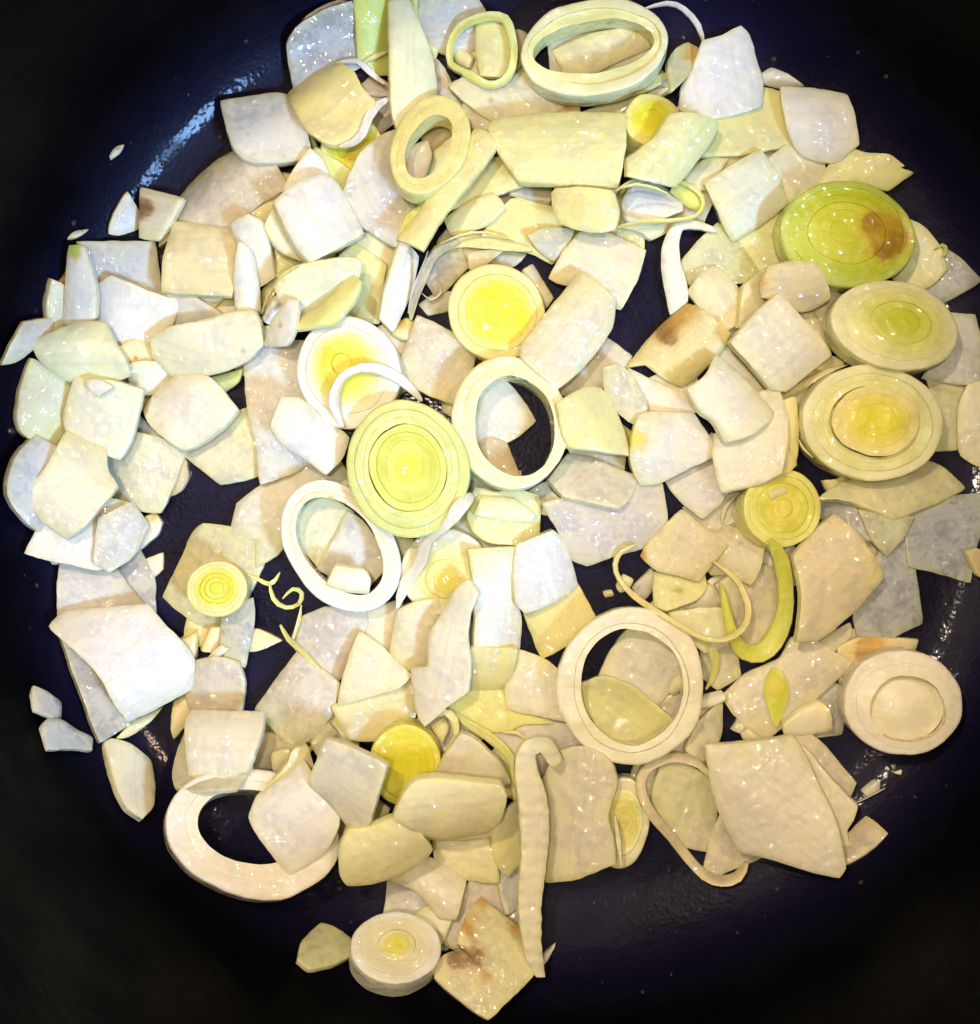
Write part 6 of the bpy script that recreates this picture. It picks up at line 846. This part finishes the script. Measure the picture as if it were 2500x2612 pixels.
('S','onion_piece','white glossy onion square below centre beside the bare pan','onion',[0.88,0.88,0.85,0.27],1,[12.5,-14.0,2.9],[-0.971,-0.088,0.221,0.062,-0.991,-0.121,0.229,-0.104,0.968],2.48,1.76,[78,-6,78,82,54,109,-21,89,-93,51,-79,-8,-65,-64,-31,-99,16,-83,63,-71],[],0),
('S','onion_piece','cream four sided onion piece below the wavy strand','onion',[0.91,0.83,0.6,0.28],0,[-17.7,-29.8,3.2],[0.967,-0.25,-0.055,0.255,0.952,0.167,0.01,-0.175,0.985],1.8599999999999999,0.8,[-62,-76,3,-107,59,-87,38,-4,42,64,26,100,-37,71,-69,39],[],0),
('S','onion_piece','cream yellow onion piece right of the tall pointed leaf','onion',[0.86,0.79,0.34,0.24],0,[0.1,-39.1,2.5],[0.096,0.917,0.388,-0.99,0.047,0.134,0.104,-0.397,0.912],1.612,1.08,[-8,57,-65,46,-52,-40,1,-58,61,-63,63,58],[],0),
('S','onion_piece','beige veined onion square inside the thin strand loop right of centre','onion',[0.81,0.7,0.43,0.31],0,[48.8,-10.2,3.2],[0.904,-0.421,0.079,0.423,0.906,-0.007,-0.068,0.04,0.997],1.984,0.53,[-42,-74,15,-59,67,-53,82,8,96,65,19,79,-51,98,-92,-8,-95,-55],[(-9.1,-4.9,1.6,(0.7,0.4,0.07))],0),
('T','leek_strand','thick yellow green leek strand bent into a hook at the right','leek',[0.66,0.69,0.11,0.11],[67.0,-24.3,2.5],5,0,[18,176,79,45,33,157,71,45,50,129,56,45,60,103,39,45,68,73,25,45,72,44,16,45,74,17,10,45,72,-8,6,45,68,-30,4,45,57,-59,2,45,43,-83,1,45,27,-102,0,44,9,-113,1,43,-11,-115,4,41,-30,-108,11,40,-46,-95,21,35,-59,-75,32,29,-69,-50,40,26,-77,-22,44,22,-84,8,44,21,-89,35,41,20,-92,54,37,18,-94,66,35,16],0),
('S','onion_piece','large pinkish beige onion square right of the yellow green hook','onion',[0.85,0.74,0.51,0.3],0,[83.9,-17.4,7.1],[0.634,-0.768,-0.087,0.763,0.64,-0.087,0.123,-0.011,0.992],2.79,2.43,[-50,-64,6,-110,54,-165,93,-119,97,-64,99,19,79,112,24,124,-46,132,-123,121,-120,44,-112,-30],[],0),
('R','leek_slice','big leek slice with raised yellow heart at the right','leek',[[0.86,0.86,0.56,0.25],[0.83,0.84,0.41,0.24],[0.83,0.84,0.41,0.24],[0.88,0.8,0.35,0.24],[0.84,0.78,0.12,0.11],[0.82,0.78,0.03,0.0]],[1,0.84,0.72,0.61,0.46,0.28,0],[94.2,22.2,0.7],[-0.088,-0.996,-0.013,0.995,-0.087,-0.045,0.044,-0.017,0.999],11,0,[-1,179,31,174,62,161,89,140,112,112,129,78,140,40,144,0,140,-39,130,-77,113,-111,90,-139,63,-160,33,-174,1,-178,-31,-174,-62,-161,-89,-140,-112,-112,-129,-78,-140,-40,-144,-1,-140,39,-130,77,-113,111,-90,139,-63,161,-33,174],[-10,3],[],3,2,0,0),
('S','onion_piece','cream onion square left of the big yellow hearted slice','onion',[0.9,0.87,0.69,0.27],0,[67.3,18.5,7.2],[0.186,-0.958,0.217,0.956,0.228,0.187,-0.229,0.173,0.958],2.48,1.35,[121,-122,120,-6,108,35,42,66,-32,83,-78,78,-109,79,-113,12,-44,34,-10,-33,-33,-104,28,-124],[],0),
('R','onion_ring','big round cream onion ring at the lower right','onion',[[0.9,0.86,0.69,0.27],[0.9,0.86,0.69,0.27]],[1,0.32,0],[35.1,-43.3,2.6],[-0.0,-1.0,0.011,0.999,0.0,0.032,-0.032,0.011,0.999],8,0,[-1,183,43,178,84,165,121,143,152,114,176,79,190,41,195,0,191,-41,176,-79,153,-114,122,-143,86,-165,44,-179,1,-183,-43,-179,-84,-165,-121,-143,-152,-114,-176,-79,-190,-41,-195,0,-191,41,-176,80,-153,114,-122,143,-85,165,-44,178],[2,130,34,126,64,117,91,102,114,82,131,58,142,31,146,3,142,-25,131,-52,114,-76,91,-96,64,-111,34,-121,2,-124,-30,-121,-61,-111,-88,-96,-111,-76,-128,-52,-139,-25,-142,3,-139,31,-128,58,-111,82,-88,102,-61,117,-30,126],[],0,0,0,0),
('S','leek_piece','bright yellow green leaf scrap on the pinkish grey square','leek',[0.65,0.7,0.03,0.0],0,[72.2,-45.9,3.5],[0.926,-0.365,0.097,0.363,0.931,0.036,-0.103,0.002,0.995],0.992,0.99,[-42,28,-30,-9,6,-58,36,-85,35,-23,32,22,-5,62,-32,62],[(-0.6,1.9,2.4,(0.75,0.65,0.06))],0),
('S','onion_piece','big fan-shaped cream onion wedge at the lower right','onion',[0.89,0.84,0.68,0.27],0,[73.5,-74.6,6.2],[-0.601,-0.79,-0.119,0.784,-0.612,0.103,-0.154,-0.032,0.987],3.1,3.51,[58,-182,104,-120,124,-78,150,-24,115,36,65,153,39,201,8,199,-13,173,-45,138,-81,90,-117,11,-151,-48,-165,-100,-76,-189,-17,-258],[(-9.3,-11.0,1.0,(0.75,0.65,0.06))],0),
('S','onion_piece','large pinkish translucent onion slab right of the long ridged strand','onion',[0.84,0.78,0.6,0.38],0,[23.2,-74.9,6.8],[0.969,-0.092,0.23,0.087,0.996,0.033,-0.232,-0.012,0.973],1.984,1.62,[-91,-65,-90,-140,-74,-187,4,-167,98,-115,92,-59,66,-1,87,86,75,128,45,158,-17,172,-82,141,-112,49],[],0),
('T','leek_strand','short white strip over the narrow oval slice','leek',[0.9,0.86,0.69,0.27],[31.7,-81.1,9.9],1.8,0,[-9,60,7,19,-4,33,6,19,1,-2,4,19,5,-34,2,19,7,-57,0,19],0),
('S','onion_piece','pinkish cream onion square left of the bright yellow slice','onion',[0.83,0.76,0.59,0.38],0,[-34.3,-65.9,15.7],[0.41,0.873,0.265,-0.871,0.461,-0.172,-0.272,-0.16,0.949],2.17,1.35,[-75,6,-103,-56,-80,-98,9,-86,99,-71,95,33,82,94,19,92,-45,87],[],0),
('S','onion_piece','cream curved onion piece right of the lower left ring','onion',[0.89,0.81,0.46,0.26],0,[-26.7,-81.4,13.1],[0.404,-0.883,-0.24,0.906,0.422,-0.029,0.127,-0.206,0.97],2.79,2.97,[8,-122,45,-117,75,-66,91,19,79,83,59,111,-15,103,-60,93,-69,38,-66,-3,-84,-51,-63,-88],[],0),
('S','onion_piece','cream yellow onion piece left of the long ridged strand','onion',[0.86,0.79,0.34,0.24],0,[4.3,-82.6,3.8],[0.984,0.074,-0.16,-0.066,0.996,0.051,0.163,-0.04,0.986],1.612,0.53,[-44,-19,-35,-65,-6,-93,26,-66,40,-33,40,48,31,103,-9,77,-42,47],[],0),
('T','leek_strand','hair-thin pale strand left of the smooth yellow disc','leek',[0.82,0.8,0.76,0.42],[-18.1,57.3,4.9],1.8,0,[29,66,99,7,22,51,69,7,11,29,41,7,-2,4,20,7,-14,-23,8,7,-21,-52,2,7,-25,-74,0,7],0),
('T','leek_strand','hair-thin yellow strand just above the yellow arched strand','leek',[0.88,0.8,0.35,0.24],[-2.9,68.9,5.6],1.8,0,[-95,-18,7,7,-73,-7,7,7,-43,5,6,7,-12,11,5,7,20,12,3,7,45,6,2,7,70,-2,1,7,88,-8,0,7],0),
('T','leek_strand','hair-thin green thread along the dark greenish film curl','leek',[0.82,0.81,0.26,0.22],[-52.5,55.9,5.3],1.8,0,[-49,-62,0,8,-39,-40,14,8,-23,-15,37,8,-2,7,61,8,19,26,76,8,39,38,83,8,54,46,86,8],0),
('R','leek_ring','upright oval yellow leek ring left of the large rectangle','leek',[[0.84,0.82,0.34,0.24],[0.88,0.8,0.35,0.24]],[1,0.5,0],[-14.6,89.0,8.6],[0.918,-0.374,0.129,0.395,0.888,-0.237,-0.026,0.268,0.963],6,0,[-4,140,17,135,37,123,56,105,71,82,83,55,91,25,94,-6,93,-37,86,-66,76,-91,62,-112,45,-128,25,-137,5,-139,-16,-134,-36,-123,-55,-106,-71,-83,-83,-56,-91,-26,-94,5,-93,36,-87,66,-77,92,-63,113,-45,129,-25,138],[-1,83,11,81,21,74,31,62,39,48,45,30,49,11,50,-10,49,-30,45,-49,39,-66,31,-80,21,-91,11,-97,-1,-99,-12,-96,-23,-89,-32,-78,-40,-63,-47,-46,-50,-27,-52,-6,-50,14,-47,33,-40,50,-32,64,-23,75,-12,81],[],0,0,0,0),
('S','onion_piece','glossy pinkish onion rectangle overlapping the right of the smooth yellow disc','onion',[0.89,0.8,0.58,0.28],1,[19.0,44.4,6.2],[0.778,-0.621,-0.098,0.612,0.783,-0.109,0.145,0.025,0.989],2.48,2.43,[-76,-39,-74,-107,-54,-128,18,-132,66,-129,81,-74,87,6,81,84,41,144,-21,150,-74,143,-74,78],[],0),
('T','leek_strand','white looping strand lying over the yellow cored slice left of centre','leek',[0.9,0.9,0.87,0.27],[-29.5,30.2,10.1],4,0,[-66,-92,12,26,-76,-71,12,26,-86,-46,12,26,-89,-28,13,26,-87,-10,13,26,-80,11,14,26,-67,31,15,26,-46,44,16,26,-22,52,17,26,4,53,17,26,30,47,15,26,53,37,11,26,75,24,4,26,95,7,0,26,111,-9,5,26,122,-22,20,26,128,-30,40,26],0),
('S','onion_piece','rounded beige onion piece at the lower left of the charred green slice','onion',[0.79,0.68,0.42,0.31],0,[76.1,56.6,7.4],[-0.296,0.901,0.316,-0.94,-0.217,-0.262,-0.167,-0.375,0.912],1.8599999999999999,1.62,[-1,85,-15,54,-65,12,-71,-31,-49,-81,-18,-82,48,-70,67,-19,69,51,36,82],[(3.7,7.4,2.8,(0.7,0.4,0.07))],0),
('S','onion_piece','thick white onion square left of the tilted yellow green slice','onion',[0.88,0.85,0.67,0.27],0,[72.2,40.6,5.6],[0.61,-0.787,-0.092,0.784,0.616,-0.074,0.115,-0.027,0.993],3.7199999999999998,1.62,[-14,-91,62,-87,92,-58,90,-7,90,92,36,96,-31,86,-117,81,-113,-14,-94,-97],[],0),
('R','leek_slice','tilted oval leek slice with yellow green centre at the right','leek',[[0.86,0.86,0.56,0.25],[0.83,0.84,0.41,0.24],[0.82,0.81,0.26,0.22],[0.68,0.74,0.12,0.07],[0.64,0.69,0.03,0.0]],[1,0.82,0.66,0.48,0.28,0],[99.5,45.2,3.9],[-0.223,-0.971,0.087,0.974,-0.225,-0.018,0.037,0.081,0.996],9,2,[0,159,24,154,48,142,68,122,86,97,99,66,107,33,110,-3,107,-38,99,-71,86,-101,69,-126,48,-144,25,-155,1,-159,-24,-154,-47,-142,-68,-123,-86,-97,-99,-67,-107,-33,-110,3,-108,38,-100,71,-87,101,-69,126,-48,145,-25,156],[-14,16],[],0,0,0,0),
('T','leek_strand','wavy white leek strand between the green rimmed slice and the pale striped one','leek',[0.9,0.86,0.69,0.27],[-13.8,-7.4,5.4],1.8,0,[-94,-168,0,28,-88,-141,1,28,-76,-107,4,28,-64,-86,8,28,-50,-66,14,28,-38,-46,24,28,-29,-21,40,28,-16,4,59,28,1,21,77,28,23,38,90,28,42,56,96,28,57,75,96,28,69,94,92,28,80,109,81,28,90,118,65,28,95,120,53,28],1.0),
('S','onion_piece','tall cream onion leaf with a pointed foot below centre','onion',[0.87,0.82,0.66,0.27],0,[-9.7,-33.8,7.6],[0.961,-0.223,0.163,0.207,0.972,0.111,-0.183,-0.073,0.98],1.736,1.89,[-11,161,-32,101,-60,23,-43,-56,-89,-74,-50,-179,-18,-209,35,-132,72,-94,60,-8,41,31,33,92,47,156,15,186],[],0),
('T','leek_strand','long thin strand making a loop right of centre','leek',[0.88,0.8,0.35,0.24],[48.6,-20.9,2.0],3,0,[-120,127,21,15,-137,120,19,15,-156,109,15,15,-166,94,9,15,-170,77,4,15,-168,59,0,15,-160,40,1,15,-145,19,9,15,-126,-1,25,15,-103,-18,45,15,-78,-35,65,15,-57,-48,76,15,-34,-62,80,15,-12,-75,80,15,17,-92,79,15,45,-104,79,15,71,-108,80,15,96,-106,80,15,120,-96,77,15,139,-81,68,15,153,-63,56,15,159,-41,44,15,158,-18,37,15,150,5,35,15,140,26,37,15,124,47,39,15,106,62,40,15,86,76,41,15,71,86,41,15],0),
('S','onion_piece','cream flake lying on the small yellow green slice','onion',[0.87,0.81,0.49,0.27],0,[71.2,4.7,8.4],[0.441,-0.894,0.077,0.875,0.408,-0.262,0.203,0.183,0.962],0.9,0.84,[12,-26,13,25,-8,25,-18,-24],[],0),
('S','onion_piece','smooth white onion piece with concave left side right of centre','onion',[0.91,0.88,0.7,0.27],0,[58.7,26.9,7.8],[-0.704,-0.676,0.218,0.704,-0.704,0.093,0.091,0.219,0.972],2.48,2.43,[74,-37,63,11,84,67,30,102,-26,110,-62,102,-76,6,-73,-79,-64,-107,-5,-82,56,-93],[],0),
('S','leek_piece','long ridged white leek strand standing upright at the bottom middle','leek',[0.9,0.87,0.69,0.27],0,[10.7,-77.9,13.5],[0.976,-0.034,-0.214,0.035,0.999,-0.001,0.214,-0.006,0.977],2.108,0.58,[-55,127,-42,50,-33,-52,-40,-149,-32,-232,-13,-315,12,-359,38,-360,24,-283,20,-181,32,-69,34,24,24,87,0,148,-11,190,3,194,37,151,65,172,34,223,-2,234,-41,217,-57,184],[],1),
('S','onion_piece','wide cream onion piece like a boat below the bright yellow slice','onion',[0.88,0.8,0.46,0.26],0,[-10.4,-70.7,16.3],[0.116,-0.905,-0.409,0.99,0.139,-0.028,0.082,-0.402,0.912],2.48,2.97,[25,-100,60,-79,78,-54,94,2,95,76,63,118,-28,147,-56,135,-71,69,-90,-6,-94,-67,-68,-103,-8,-137],[],0),
('T','leek_strand','hair-thin yellow thread lying on the white oval piece','leek',[0.82,0.81,0.26,0.22],[38.3,79.2,11.0],1.8,0,[-67,-3,48,7,-50,3,46,7,-26,9,41,7,1,7,32,7,27,3,20,7,50,-5,8,7,66,-13,0,7],0),
('T','leek_strand','short pale thread at the lower left rim of the big yellow hearted slice','leek',[0.88,0.8,0.35,0.24],[77.5,15.7,12.2],1.8,0,[-15,22,1,7,-11,13,1,7,-4,1,1,7,9,-13,0,7,21,-24,0,7],0),
('S','onion_piece','small pale triangle lying on the charred green slice','onion',[0.79,0.78,0.48,0.36],0,[83.4,67.7,10.8],[0.63,0.777,0.017,-0.777,0.629,0.031,0.013,-0.033,0.999],0.992,1.18,[-4,32,-65,10,-57,-11,9,-33,58,-39,58,41],[],0)
]

for rec in PIECES:
    if rec[0] == 'S': build_sheet(rec)
    elif rec[0] == 'R': build_layers(rec)
    else: build_strand(rec)
